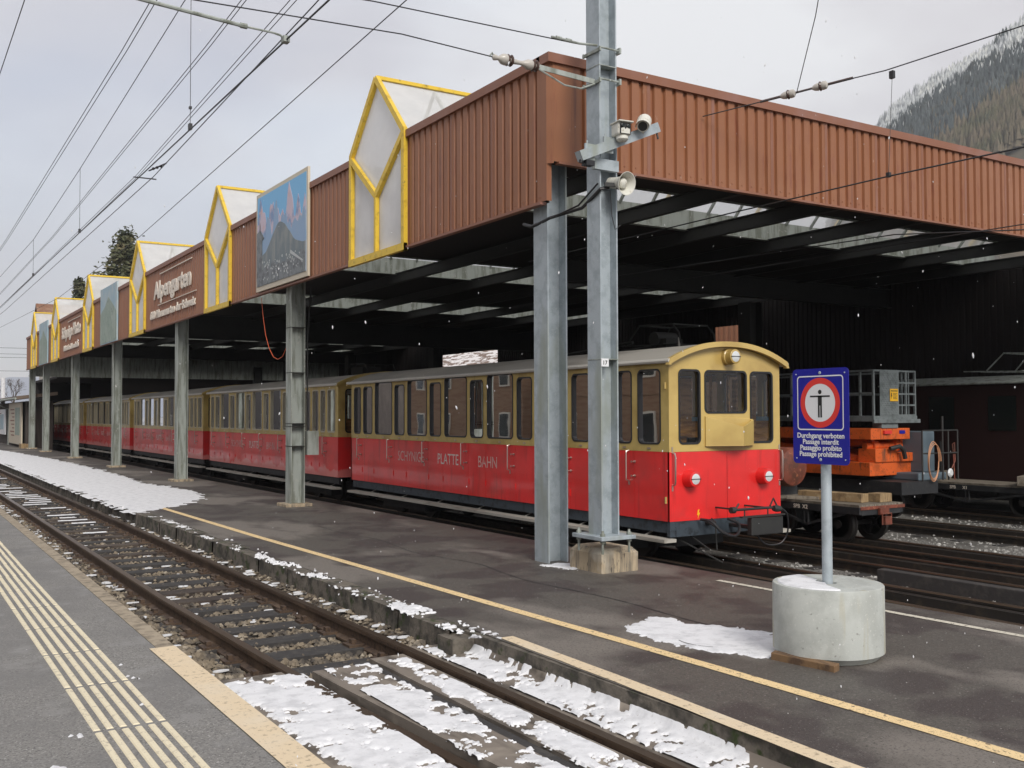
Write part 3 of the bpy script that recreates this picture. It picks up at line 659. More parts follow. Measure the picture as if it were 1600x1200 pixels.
def flat(name, col, **k): return M(name, col, .5, **k)
m_psky = flat('print_sky', (.2, .5, .8)); m_ppink = flat('print_pink_rock', (.6, .5, .58), n=[(2.5, 4, (.2, .3, .5), .45, .58), (5, 4, (.62, .42, .42), .55, .66)])
m_pblue = flat('print_blue_rock', (.27, .4, .58), n=[(4, 4, (.3, .42, .55), .5, .64)])
m_pdark = flat('print_dark_hill', (.16, .2, .22), n=[(2, 4, (.26, .28, .27), .45, .62, (1, 3, 1))]); m_ptown = flat('print_town', (.2, .22, .23), n=[(8, 4, (.11, .12, .13), .45, .6)])
m_pcream = flat('print_border', (.62, .55, .43)); m_phouse = flat('print_houses', (.5, .52, .52))
m_pgreen = flat('print_green', (.26, .34, .28), n=[(4, 5, (.4, .46, .4), .45, .62, (1, 2, .4)), (7, 4, (.16, .22, .2), .56, .68)])
m_ppale = flat('print_pale_sky', (.34, .48, .55), n=[(2, 3, (.45, .53, .55), .45, .65)])
def ridge(y0, y1, zb, zt, amp, seed, fr, n=40):
    pts = []
    for i in range(n + 1):
        t = i / n; z = zt + amp * (abs(noise.noise(Vector((t * fr, seed, 0)))) * 2 + .5 * noise.noise(Vector((t * fr * 3.3, seed, 5))))
        pts.append((y0 + (y1 - y0) * t, z))
    return [(y0, zb)] + pts + [(y1, zb)]
def picture(y0, y1, z0, z1, label, kind):
    p = thing('picture_board', label, 'picture board', (FX - .06, (y0 + y1) / 2, z0), 0, 'picture boards on the shed fascia')
    Lc = lambda u, v, w: (w, u - (y0 + y1) / 2, v - z0)
    rect = lambda a, c, d, e: [(a, d), (c, d), (c, e), (a, e)]
    MB().prism(rect(y0, y1, z0, z1), Lc, .04, 0).build('board', m_pcream if kind == 0 else m_ppale, p)
    e = .07 if kind == 0 else .02
    a, c, d, f = y0 + e, y1 - e, z0 + e * 1.3, z1 - e
    MB().prism(rect(a, c, d, f), Lc, 0, -.003).build('printed_sky', m_psky if kind == 0 else m_ppale, p)
    if kind == 0:
        cl = lambda P: [(u, min(v, f - .01)) for u, v in P]
        H = f - d
        MB().prism(cl(ridge(a, c, d, d + H * .62, H * .42, 3.1, 5)), Lc, -.003, -.006).build('printed_mountains', m_ppink, p)
        MB().prism(cl(ridge(a, c, d, d + H * .5, H * .26, 8.1, 6)), Lc, -.006, -.008).build('printed_ridge', m_pblue, p)
        P = [(a, d), (a, d + H * .35)] + [(a + (c - a) * t, d + H * (.30 + .32 * math.exp(-((t - .5) / .24) ** 2) + .02 * noise.noise(Vector((t * 12, 1, 1))))) for t in [i / 30 for i in range(31)]] + [(c, d)]
        MB().prism(P, Lc, -.008, -.01).build('printed_hill', m_pdark, p)
        MB().prism(cl(ridge(a, c, d, d + H * .16, H * .08, 5.1, 7)), Lc, -.01, -.012).build('printed_town', m_ptown, p)
        b = MB()
        for i in range(75):
            u = random.uniform(a + .1, c - .1); v = d + H * random.uniform(.03, .25); s_ = random.uniform(.02, .055)
            b.prism([(u, v), (u + s_, v + .01), (u + s_, v + s_ * .6), (u + s_ * .5, v + s_), (u, v + s_ * .7)], Lc, -.012, -.014)
        b.prism([(a + .12, d + H * .12), (a + .15, d + H * .11), (a + .75, d + H * .24), (a + .72, d + H * .27)], Lc, -.012, -.015)
        b.build('printed_houses', m_phouse, p)
        b = MB(); t0 = c - .1
        b.prism([(c, d + .1), (c - .32, d + .1), (c - .3, d + H * .5), (c - .42, d + H * .52), (c - .2, d + H * .62), (c - .17, d + H * .72), (c - .14, d + H * .62), (c, d + H * .6)], Lc, -.012, -.016)
        b.build('printed_church', m_ptown, p)
    else:
        H = f - d
        MB().prism([(a, d), (a, d + H * .5), (a + (c - a) * .3, d + H * .7), (a + (c - a) * .5, d + H * .82), (a + (c - a) * .7, d + H * .66), (c, d + H * .55), (c, d)], Lc, -.003, -.006).build('printed_meadow', m_pgreen, p)
    return p
picture(15.78, 18.47, 3.9, 5.72, 'bright picture board of pink alpine peaks above a white village', 0)
picture(31.74, 34.44, 3.86, 5.64, 'faded pale green picture board on the middle of the fascia', 1)
picture(46.7, 49.4, 3.86, 5.7, 'faded pale blue picture board near the far end of the fascia', 1)

# ================================================================ TRAIN
def rrect(a0, a1, b0, b1, r, n=5):
    pts = []
    for (cx, cy, t0) in ((a1 - r, b1 - r, 0), (a0 + r, b1 - r, 90), (a0 + r, b0 + r, 180), (a1 - r, b0 + r, 270)):
        for k in range(n + 1):
            t = R(t0 + 90 * k / n); pts.append((cx + r * math.cos(t), cy + r * math.sin(t)))
    return pts
def holed(b, u0, u1, v0, v1, hole, fn, th):
    """wall cell with one rounded window hole; fn(u,v,depth)->3d, depth 0 outside, th inside"""
    a0, a1, c0, c1, r = hole; H = rrect(a0, a1, c0, c1, r); cx, cy = (a0 + a1) / 2, (c0 + c1) / 2; O = []
    for (x, y) in H:
        dx, dy = x - cx, y - cy; t = 1e9; e = 0
        for (lim, d, k) in ((u1 - cx, dx, 0), (u0 - cx, dx, 2), (v1 - cy, dy, 1), (v0 - cy, dy, 3)):
            if abs(d) > 1e-9 and lim / d > 0 and lim / d < t: t = lim / d; e = k
        O.append((cx + dx * t, cy + dy * t, e))
    cor = {(0, 1): (u1, v1), (1, 2): (u0, v1), (2, 3): (u0, v0), (3, 0): (u1, v0)}
    opp = {(0, 2): ((u1, v1), (u0, v1)), (2, 0): ((u0, v0), (u1, v0)), (1, 3): ((u0, v1), (u0, v0)), (3, 1): ((u1, v0), (u1, v1))}
    n = len(H)
    for d in (0, th):
        for i in range(n):
            j = (i + 1) % n; P = [fn(*H[i], d), fn(O[i][0], O[i][1], d)]
            if O[i][2] != O[j][2]:
                k = (O[i][2], O[j][2]);
                if k in cor: P.append(fn(*cor[k], d))
                elif k in opp: P += [fn(*q_, d) for q_ in opp[k]]
            P += [fn(O[j][0], O[j][1], d), fn(*H[j], d)]
            b.face(P)
    for i in range(n):
        j = (i + 1) % n; b.face([fn(*H[i], 0), fn(*H[j], 0), fn(*H[j], th), fn(*H[i], th)])
def ring(b, hole, w, fn, d0, d1):
    a0, a1, c0, c1, r = hole; A = rrect(a0, a1, c0, c1, r); B = rrect(a0 + w, a1 - w, c0 + w, c1 - w, max(.01, r - w)); n = len(A)
    for i in range(n):
        j = (i + 1) % n
        b.face([fn(*A[i], d0), fn(*A[j], d0), fn(*B[j], d0), fn(*B[i], d0)]); b.face([fn(*A[i], d0), fn(*A[j], d0), fn(*A[j], d1), fn(*A[i], d1)]); b.face([fn(*B[i], d0), fn(*B[j], d0), fn(*B[j], d1), fn(*B[i], d1)])
def pane(name, hole, fn, d, parent):
    b = MB(); b.face([fn(x, y, d) for x, y in rrect(hole[0] + .01, hole[1] - .01, hole[2] + .01, hole[3] - .01, max(.02, hole[4] - .01))]); return b.build(name, m_glass, parent)
CL, CW = 9.8, 1.91; HW = CW / 2; ZS, ZW, ZH = .29, 1.135, 2.26
WIN = [(.149, .598, 0), (.711, 1.019, 0)]
for k in range(5): WIN += [(1.616 + 1.4285 * k, 2.042 + 1.4285 * k, 0)]
for k in range(5): WIN += [(2.145 + 1.4285 * k, 2.925 + 1.4285 * k, 1)]
WIN = sorted(WIN + [(1.12, 1.5, 0), (8.76, 9.2, 0), (9.32, 9.66, 0)])
def arc(u): return 2.255 + .2 * (1 - (u / HW) ** 2)
def make_car(kind):
    front = kind == 'cab'
    mr = m_red if front else m_red_sheen
    t = thing('railway_coach', 'x', 'railway coach', (9.085, 9.39, 0))
    for s_ in (-1, 1):
        fn = lambda u, v, d, s_=s_: (s_ * (HW - d), u, v)
        b = MB(); cuts = [0] + [(WIN[i][1] + WIN[i + 1][0]) / 2 for i in range(len(WIN) - 1)] + [CL]
        for i, w in enumerate(WIN):
            top = 2.235 if w[2] else 2.165
            holed(b, cuts[i], cuts[i + 1], ZW + .004, ZH, (w[0], w[1], 1.225, top, .075), fn, .05)
        b.build('upper_side', m_cream, t)
        b = MB(); seams = [.03, .67, 1.07, 1.56]
        for k in range(5): seams += [2.09 + 1.4285 * k, 2.98 + 1.4285 * k]
        seams += [9.25]; pr = [0] + sorted(q for q in seams if q > .05) + [CL]
        for p, q in zip(pr, pr[1:]): b.box(s_ * HW, p + .0025, ZS, s_ * (HW - .03), q - .0025, ZW)
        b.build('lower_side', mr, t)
        if s_ < 0:
            for q in seams[2:]: b = MB(); b.box(s_ * HW, q - .012, .47, s_ * (HW + .012), q + .012, .56); b.build('door_hinge', mr, t)
        b = MB(); b.box(s_ * (HW - .031), .03, ZS + .02, s_ * (HW - .05), CL - .03, ZW - .01); b.build('lining', m_under, t)
        if True:
            for i, w in enumerate(WIN):
                h = (w[0], w[1], 1.225, 2.235 if w[2] else 2.165, .075)
                b = MB(); ring(b, h, .022 if front else .03, fn, -.006, .03); f = b.build('window', m_black if front else m_frameold, t); pane('pane', h, fn, .03, f)
            # drop light knobs
            for w in WIN: b = MB(); yy = (w[0] + w[1]) / 2; b.box(s_ * (HW + .012), yy - .03, 1.168, s_ * HW, yy + .03, 1.186); b.build('window_catch', m_chrome, t)
            for yy in (.777, 2.174, 3.667, 5.125, 6.536, 7.994, 9.41):
                b = MB(); x = s_ * (HW + .05); x0 = s_ * HW
                b.tube([(x0, yy, 1.14), (x, yy, 1.13), (x, yy, 1.1), (x, yy, .8), (x, yy, .765), (x0, yy, .75)], .009, 6)
                b.box(x0, yy - .012, .7, s_ * (HW + .006), yy + .012, .75)
                for z in (1.0, .82): b.lathe([(.016, 0), (.016, .02), (.008, .025), (.008, .05), (.014, .055), (.014, .065)], (x0, yy - .12, z), (s_, 0, 0), 8)
                b.build('door_handle', m_chrome, t, smooth=True)
        b = MB(); b.box(s_ * (HW - .03), .02, .145, s_ * (HW - .06), CL - .02, ZS - .002); b.build('sole_bar', m_under if not front else m_blueblk, t)
        b = MB(); b.box(s_ * (HW + .13), -.05, .045, s_ * (HW - .06), CL - .1, .085)
        for k in range(7): b.bar((s_ * (HW + .08), .5 + k * 1.4, .04), (s_ * (HW - .2), .5 + k * 1.4, .15), .03, .01)
        b.build('running_board', m_runb, t)
        if s_ < 0:
            for body, ya, yb in (('SCHYNIGE', 7.6, 6.55), ('PLATTE', 6.02, 5.29), ('BAHN', 4.63, 4.05)):
                o = text('lettering', body, .26, m_lettw if body == 'PLATTE' else m_lettr, t, (0, 0, 0), (1, 0, 0), (0, 1, 0), 1, .0, .001)
                xs = [v.co.x for v in o.data.vertices]; x0, x1 = min(xs), max(xs)
                for v in o.data.vertices: v.co = Vector((-HW - .0035 - v.co.z * .5, ya - (v.co.x - x0) / (x1 - x0) * (ya - yb), .762 + v.co.y))
    # end walls
    for e_, yy in ((-1, 0), (1, CL)):
        fn = lambda u, v, d, e_=e_, yy=yy: (u, yy - e_ * d, v)
        if e_ < 0 and front:
            hs = [(-.805, -.44, 1.226, 2.158, .07), (-.376, .358, 1.607, 2.155, .07), (.411, .828, 1.222, 2.153, .07)]
            cu = [-HW, -.408, .385, HW]
        else:
            hs = [(-.8, -.42, 1.226, 2.158, .07), (-.33, .33, 1.226, 2.1, .07), (.42, .8, 1.222, 2.153, .07)]; cu = [-HW, -.375, .375, HW]
        b = MB()
        for i, h in enumerate(hs):
            holed(b, cu[i], cu[i + 1], ZW + .003, 2.26, h, fn, .05)
        n = 24; top = [(-HW + CW * i / n) for i in range(n + 1)]
        for p, q in zip(top, top[1:]):
            for d in (0, .05): b.face([fn(p, 2.26, d), fn(q, 2.26, d), fn(q, arc(q), d), fn(p, arc(p), d)])
        b.build('upper_front' if e_ < 0 else 'upper_rear', m_creamf if front and e_ < 0 else m_cream, t)
        b = MB()
        for p, q in ((-HW, -.003), (.003, HW)): b.box(p, yy, ZS, q, yy - e_ * .03, ZW)
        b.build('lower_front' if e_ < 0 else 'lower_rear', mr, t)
        for h in hs:
            b = MB(); ring(b, h, .026, fn, -.008, .03); f = b.build('window', m_black, t); pane('pane', h, fn, .03, f)
        b = MB()
        if not (e_ < 0 and front):
            b.box(-.45, yy, .2, .45, yy + e_ * .06, .4); b.lathe([(.04, 0), (.04, .2), (.12, .21), (.12, .24)], (0, yy + e_ * .05, .2), (0, e_, 0), 12); b.build('coupling', m_under, t)
    # roof shell with rolled gutters
    b = MB(); n = 22; RWd = HW + .055
    def rp(u, off): zz = 2.235 + .235 * (1 - abs(u / RWd) ** 2.2); return zz + off
    us = [-RWd + 2 * RWd * i / n for i in range(n + 1)]
    for p, q in zip(us, us[1:]):
        for off in (0, .03):
            b.face([(p, -.09, rp(p, off)), (q, -.09, rp(q, off)), (q, CL + .09, rp(q, off)), (p, CL + .09, rp(p, off))])
    b.build('roof', m_roof, t, smooth=True)
    for s_ in (-1, 1): b = MB(); b.tube([(s_ * RWd, -.09, 2.25), (s_ * RWd, CL + .09, 2.25)], .028, 8); b.build('gutter', m_gutter, t, smooth=True)
    for yy in (-.1, CL + .04):                            # painted end visors
        b = MB()
        P = [(u, rp(u, .045)) for u in us] + [(RWd + .03, 2.22)] + [(RWd - .03, 2.2)] + [(u, rp(u, -.03)) for u in us[::-1]] + [(-RWd + .03, 2.2), (-RWd - .03, 2.22)]
        m = len(us)
        O = [(-RWd - .03, 2.2)] + [(u, rp(u, .045)) for u in us] + [(RWd + .03, 2.2)]; I = [(-RWd + .02, 2.2)] + [(u * .985, rp(u, -.02)) for u in us] + [(RWd - .02, 2.2)]
        for i in range(len(O) - 1):
            for y_ in (yy, yy + .06): b.face([(O[i][0], y_, O[i][1]), (O[i + 1][0], y_, O[i + 1][1]), (I[i + 1][0], y_, I[i + 1][1]), (I[i][0], y_, I[i][1])])
            b.face([(O[i][0], yy, O[i][1]), (O[i + 1][0], yy, O[i + 1][1]), (O[i + 1][0], yy + .06, O[i + 1][1]), (O[i][0], yy + .06, O[i][1])])
            b.face([(I[i][0], yy, I[i][1]), (I[i + 1][0], yy, I[i + 1][1]), (I[i + 1][0], yy + .06, I[i + 1][1]), (I[i][0], yy + .06, I[i][1])])
        b.build('roof_rim', m_creamf if front and yy < 0 else m_cream, t, smooth=True)
    # inside
    b = MB(); b.box(-HW + .06, .06, .4, HW - .06, CL - .06, .44); b.build('floor', m_under, t)
    b = MB(); b.box(-HW + .06, .06, 2.242, HW - .06, CL - .06, 2.248); b.build('ceiling', m_intw, t)
    b = MB()
    for k in range(7):
        yy = 1.33 + k * 1.4285 if k < 6 else 9.2
        b.box(-HW + .07, yy - .015, .44, HW - .07, yy + .015, 1.5)
        if k < 6 and k > 0: b.box(-HW + .07, yy - .38, .72, HW - .07, yy - .015, .76); b.box(-HW + .07, yy + .015, .72, HW - .07, yy + .38, .76)
        for xx in (-HW + .09, -.3, .3, HW - .09): b.box(xx - .015, yy - .015, 1.5, xx + .015, yy + .015, 2.26)
    b.build('seats', m_wood, t)
    if front:
        b = MB(); b.box(-HW + .07, 1.295, 1.5, HW - .07, 1.365, 1.56); b.build('ledge', m_blue_l, t)
        b = MB(); b.box(-.42, .1, .44, .5, .42, 1.15); b.box(-.3, .4, 1.15, .4, .42, 1.3); b.build('driving_desk', m_under, t)
        b = MB(); b.box(.1, 1.2, 1.3, .5, 1.28, 2.1); b.build('notice_cabinet', m_wood, t)
    # wheels and under-frame
    b = MB(); b.box(-.4, .5, -.1, .4, CL - .5, .14); b.box(-.7, 1.0, -.16, .7, 2.8, .05); b.box(-.7, CL - 2.8, -.16, .7, CL - 1.0, .05); b.build('underframe', m_under, t)
    for yy in (1.2, 2.5, CL - 2.5, CL - 1.2):
        for s_ in (-1, 1): b = MB(); b.lathe([(.05, -.06), (.3, -.06), (.3, 0), (.33, .02), (.33, .04), (.05, .04)], (s_ * .4, yy, .0), (-s_, 0, 0), 20); b.build('wheel', m_wheel, t, smooth=True)
    if front:
        for (x, z) in ((-.645, .805), (.61, .797)):
            b = MB(); b.lathe([(.112, 0), (.11, .03), (.1, .08), (.096, .12)], (x, 0, z), (0, -1, 0), 24); h = b.build('headlight', m_red, t, smooth=True)
            b = MB(); b.lathe([(.096, .118), (.094, .13), (.084, .132)], (x, 0, z), (0, -1, 0), 24); b.build('lamp_rim', m_red, h, smooth=True)
            b = MB(); b.lathe([(.084, .126), (.06, .134), (.03, .138), (.005, .139)], (x, 0, z), (0, -1, 0), 24); b.build('lens', m_lens, h, smooth=True)
            b = MB(); b.box(x - .08, -.143, z - .003, x + .08, -.126, z + .005); b.build('lens_bar', m_black, h)
        x, z = .02, 2.325
        b = MB(); b.lathe([(.105, 0), (.105, .05), (.092, .06), (.092, .15), (.085, .155)], (x, -.0, z), (0, -1, 0), 24); h = b.build('headlight', m_creamf, t, smooth=True, label='mustard roof headlight')
        b = MB(); b.lathe([(.082, .15), (.06, .158), (.03, .163), (.005, .164)], (x, 0, z), (0, -1, 0), 24); b.build('lens', m_lens, h, smooth=True)
        b = MB(); b.box(x - .08, -.168, z - .003, x + .08, -.15, z + .005); b.build('lens_bar', m_black, h)
        # hopper below the middle window
        b = MB(); A, B_, C_, D_ = (-.372, -.02), (.1, -.2), (.45, -.03), (.45, 0); A0 = (-.372, 0)
        ol = [A0, A, B_, C_, D_]; top = [1.575, 1.57, 1.44, 1.52, 1.54]; n_ = 5; cx_, cy_ = .06, -.05
        vs = [(x, y, 1.2) for x, y in ol] + [(x, y, z) for (x, y), z in zip(ol, top)] + [(x + (cx_ - x) * .12, y + (cy_ - y) * .12, z - .004) for (x, y), z in zip(ol, top)] + [(x + (cx_ - x) * .2, y + (cy_ - y) * .2, 1.35) for x, y in ol]
        b.add(vs, [tuple(range(n_))] + [f_ for k in range(n_) for f_ in ((k, (k + 1) % n_, n_ + (k + 1) % n_, n_ + k), (n_ + k, n_ + (k + 1) % n_, 2 * n_ + (k + 1) % n_, 2 * n_ + k), (2 * n_ + k, 2 * n_ + (k + 1) % n_, 3 * n_ + (k + 1) % n_, 3 * n_ + k))] + [tuple(range(3 * n_, 4 * n_))])
        b.build('ballast_hopper', m_creamf, t, bevel=.006)
        for x in (-HW + .045, HW - .02):
            b = MB(); b.tube([(x, 0, 1.13), (x, -.05, 1.12), (x, -.06, 1.08), (x, -.06, .78), (x, -.05, .74), (x, 0, .73)], .011, 6); b.box(x - .012, -.006, .66, x + .012, 0, .73); b.box(x - .01, -.006, 1.13, x + .01, 0, 1.2)
            b.build('grab_rail', m_chrome, t, smooth=True)
        b = MB(); b.box(-HW + .01, .005, .1, HW - .01, .06, ZS - .003)
        for k in range(4): b.lathe([(.009, 0), (.006, .008)], (-HW + .1, .005, .13 + k * .045), (0, -1, 0), 6); b.lathe([(.009, 0), (.006, .008)], (HW - .1, .005, .13 + k * .045), (0, -1, 0), 6)
        b.build('buffer_beam', m_blueblk, t)
        b = MB(); b.box(.0, -.42, .1, .55, -.34, .32); b.bar((.05, -.35, .2), (.05, .02, .2), .05, .05); b.bar((.5, -.35, .2), (.5, .02, .2), .05, .05); b.build('bumper_plate', m_steel_dk, t, bevel=.012)
        b = MB(); b.tube([(-.26, -.4, .43), (.46, -.4, .43)], .017, 8); b.bar((-.16, -.4, .335), (.56, -.42, .34), .05, .02); b.tube([(-.26, -.4, .43), (-.2, -.4, .5), (-.14, -.3, .44)], .011, 6); b.tube([(.34, -.4, .45), (.42, -.38, .54), (.46, -.4, .45)], .012, 6)
        b.tube([(-.1, -.4, .43), (-.1, -.4, .33)], .009, 6); b.tube([(.3, -.4, .43), (.3, -.4, .34)], .009, 6); b.lathe([(.04, 0), (.04, .06)], (-.27, -.4, .43), (-1, 0, 0), 10); b.lathe([(.035, 0), (.045, .05), (.035, .12)], (.38, -.42, .42), (1, 0, -.1), 10)
        b.tube([(.3, 0, .43), (.3, -.4, .43)], .012, 6); b.tube([(-.2, 0, .43), (-.2, -.4, .43)], .012, 6); b.build('coupling_bar', m_steel_dk, t, smooth=True)
        for P in ([(-.5, -.05, .3), (-.45, -.2, .28), (-.36, -.27, .16), (-.2, -.3, .1), (-.08, -.28, .14), (-.06, -.25, .24), (-.15, -.15, .3)], [(-.42, -.05, .28), (-.36, -.2, .2), (-.25, -.25, .13), (-.12, -.2, .1)],
                  [(.46, -.42, .43), (.6, -.42, .36), (.68, -.38, .2), (.7, -.33, .05), (.6, -.3, -.05), (.4, -.25, -.04), (.28, -.2, .1)]):
            b = MB(); Q = []
            for i in range(len(P) - 1):
                p0, p1, p2, p3 = [Vector(P[max(0, min(len(P) - 1, k))]) for k in (i - 1, i, i + 1, i + 2)]
                for k in range(5):
                    s_ = k / 5; Q.append(.5 * ((2 * p1) + (p2 - p0) * s_ + (2 * p0 - 5 * p1 + 4 * p2 - p3) * s_ ** 2 + (3 * p1 - p0 - 3 * p2 + p3) * s_ ** 3))
            Q.append(Vector(P[-1])); b.tube(Q, .018 if len(P) > 4 and P[0][0] < 0 else .011, 8); b.build('brake_hose', m_black, t, smooth=True)
        b = MB(); b.lathe([(.03, 0), (.035, .04), (.02, .08)], (-.35, 0, .25), (0, -1, 0), 10); b.tube([(-.3, -.03, .3), (-.3, -.1, .26), (-.3, -.12, -.08)], .01, 6); b.bar((-.72, .2, .08), (-.42, -.35, -.2), .03, .012); b.bar((-.55, .1, .1), (-.5, -.2, -.05), .02, .012); b.build('brake_fittings', m_steel_dk, t)
        b = MB(); z = .36; x = -.5; b.prism([(x, z + .05), (x + .025, z + .06), (x + .012, z + .015), (x + .035, z + .02), (x - .002, z - .055), (x + .008, z - .008), (x - .014, z - .012)], lambda u, v, w: (u, w, v), 0, -.004); b.build('hazard_mark', m_yels, t)
        b = MB()
        for z in (1.95, .55): b.tube([(-HW - .008, .06, z - .04), (-HW - .008, .06, z + .04)], .014, 8)
        b.build('door_hinge', m_cream, t)
    return t
PITCH = 10.51
cab = make_car('cab'); cab['label'] = 'driving coach with headlights and mustard hopper, nearest end of the red train'; cab['group'] = 'red and mustard train'
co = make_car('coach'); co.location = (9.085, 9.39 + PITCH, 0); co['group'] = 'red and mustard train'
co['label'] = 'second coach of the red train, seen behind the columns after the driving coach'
for k, w in ((2, 'third coach of the red train, between the third and fourth columns'), (3, 'fourth coach of the red train, next to last, sky reflection painted pink along its lower edge'), (4, 'last coach of the red train, farthest back under the shed')):
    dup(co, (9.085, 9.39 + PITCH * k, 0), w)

# yard tracks
def ytrack(xc, label, gauge=.8, y0=-6, y1=54, extra=None):
    t = thing('railway_track', label, 'railway track', (xc, 0, 0), 0, 'narrow gauge tracks in and before the shed')
    for s_ in (-1, 1): rail(t, s_ * gauge / 2, y0, y1, ZY, [m_railtop, m_darkrail], .15)
    b = MB(); b.box(-.045, y0, ZY - .1, -.012, y1, ZY + .02); b.box(.012, y0, ZY - .1, .045, y1, ZY + .02)
    b.build('rack_rail', m_darkrail, t)
    n = 0; y = max(y0, 2.) ; b = MB()
    while y < 22:
        b.box(-.72, y - .09, ZY - .22, .72, y + .09, ZY - .13); y += .72
    stuff(b.build('sleeper', m_oily, t))
    return t
ytrack(9.1, 'dark rack railway track that the red train stands on')
ytrack(11.06, 'rack railway track of dark rails left of the flat trolley')
ytrack(12.44, 'rack railway track under the near flat trolley')
ytrack(15.25, 'rack railway track under the orange scissor lift')
ytrack(18.0, 'rack railway track under the far flat trolley')
b = MB(); b.box(10.18, -4, -.44, 10.32, 8.0, -.27); tag(b.build('timber_baulk', m_oily, bevel=.01), 'long dark timber baulk lying beside the yard track', 'timber baulk')
b = MB(); b.box(7.75, 4.6, -.44, 8.5, 7.6, -.39); tag(b.build('rubber_mat', m_black, bevel=.01), 'black rubber mat on the gravel next to the platform edge', 'mat')
b = MB(); Pn = [(8.2 + i * .17, 8.25 - i * .13 + .12 * noise.noise(Vector((i * .5, 0, 0))), -.42 + .02 * math.sin(i)) for i in range(12)]; b.tube(Pn, .012, 6); tag(b.build('ground_cable', m_orc, smooth=True), 'orange cable snaking over the ground in front of the driving coach', 'cable')
b = MB(); b.tube([(13.6, 6.8, -.42), (13.7, 6.6, -.41), (14.0, 6.35, -.42), (14.3, 6.1, -.42)], .016, 6); tag(b.build('ground_cable', m_orc, smooth=True), 'short orange cable end on the gravel between the yard tracks', 'cable')
b = MB(); b.lathe([(.06, 0), (.06, .13), (.05, .15)], (14.1, 8.0, -.44), (0, 0, 1), 10); tag(b.build('marker_post', m_signred), 'small red marker stub standing in the gravel', 'marker')
b = MB(); b.bar((12.8, 6.6, -.29), (13.2, 6.9, -.27), .04, .04); tag(b.build('iron_bar', m_steel_dk), 'grey iron bar laid across the yard rails', 'bar')

# ---- flat trolleys with timbers
def trolley(x, y, label, L_=2.0, W_=.98, txt='SPB  X2', two=True):
    t = thing('flat_trolley', label, 'flat trolley', (x, y, 0), 0, 'flat wagons in the yard')
    b = MB()
    for k in range(7): b.box(-W_ / 2 + k * W_ / 7 + .004, 0, .24, -W_ / 2 + (k + 1) * W_ / 7 - .004, L_, .275)
    b.build('deck', m_timber_old, t)
    b = MB(); b.box(-W_ / 2, .0, .13, -W_ / 2 + .05, L_, .238); b.box(W_ / 2 - .05, 0, .13, W_ / 2, L_, .238); b.box(-W_ / 2 + .05, 0, .12, W_ / 2 - .05, .06, .238); b.box(-W_ / 2 + .05, L_ - .06, .12, W_ / 2 - .05, L_, .238)
    b.build('frame', m_under, t, bevel=.006)
    b = MB(); b.box(-W_ / 2 + .02, -.012, .2, W_ / 2 + .03, 0, .25); b.box(-.1, -.06, .12, .1, -.012, .22); b.build('end_plate', m_rusty, t, bevel=.005)
    b = MB(); b.box(-.07, -.12, -.02, .07, -.06, .1); b.tube([(-.1, -.09, -.02), (-.1, -.09, .14), (.1, -.09, .14), (.1, -.09, -.02)], .012, 6); b.build('coupler', m_rusty, t)
    for s_ in (-1, 1):
        b = MB(); b.bar((s_ * (W_ / 2 - .02), .25, .14), (s_ * (W_ / 2 - .02), L_ / 2, -.08), .02, .04); b.bar((s_ * (W_ / 2 - .02), L_ / 2, -.08), (s_ * (W_ / 2 - .02), L_ - .25, .14), .02, .04); b.bar((s_ * (W_ / 2 - .02), L_ / 2 - .03, -.08), (s_ * (W_ / 2 - .02), L_ / 2 - .03, .14), .02, .03); b.bar((s_ * (W_ / 2 - .02), L_ / 2 + .04, -.08), (s_ * (W_ / 2 - .02), L_ / 2 + .04, .14), .02, .03)
        b.build('truss_rod', m_under, t)
    for yy in (.45, L_ - .4):
        for s_ in (-1, 1):
            b = MB(); c = Vector((s_ * .37, yy, -.04)); pr = [(.27, -.035), (.25, -.035), (.225, -.02)]
            b.lathe([(.2, -.035), (.262, -.035), (.262, .02), (.285, .03), (.285, .05), (.2, .05), (.2, -.035)], c, (-s_, 0, 0), 26)
            b.lathe([(.06, -.06), (.06, .06)], c, (s_, 0, 0), 12)
            for k in range(5):
                a = k * 2 * math.pi / 5; b.bar(c, c + Vector((0, math.cos(a) * .21, math.sin(a) * .21)), .02, .05, (1, 0, 0))
            b.build('wheel', m_wheel, t, smooth=True)
        b = MB(); b.tube([(-.4, yy, -.04), (.4, yy, -.04)], .03, 8); b.build('axle', m_wheel, t)
    o = text('lettering', txt, .085, m_letter, t, (0, 0, 0), (1, 0, 0), (0, 1, 0), 1, .001, .001)
    for v in o.data.vertices: v.co = Vector((-W_ / 2 - .003 - v.co.z, L_ * .62 - v.co.x, .155 + v.co.y))
    return t
trolley(12.47, 9.7, 'near flat trolley with rusty end plate, beside the driving coach')
trolley(18.02, 10.2, 'far flat trolley on the right, in front of the dark locomotive', 3.0, .98, 'SPB      X1')
def timber(x, y, z, l, w, h, rz, label, mat=m_timber):
    b = MB(); b.box(-w / 2, -l / 2, 0, w / 2, l / 2, h); o = b.build('timber_block', mat, bevel=.008); o.location = (x, y, z); o.rotation_euler = (0, 0, rz); tag(o, label, 'timber', 'squared timbers on the trolleys')
timber(12.35, 10.5, .276, 1.1, .2, .13, R(8), 'long squared timber on the near trolley, behind the sign post')
timber(12.75, 9.95, .276, .22, .3, .13, R(4), 'short timber block at the end of the near trolley')
timber(12.15, 10.9, .276, .5, .2, .05, R(40), 'thin board lying at the far end of the near trolley', m_timber_old)
timber(17.95, 12.55, .276, .9, .24, .17, R(-66), 'squared timber lying across the left end of the far trolley', m_timber_old)
timber(17.95, 10.7, .276, 1.0, .24, .18, R(-70), 'squared timber lying across the right end of the far trolley', m_timber_old)

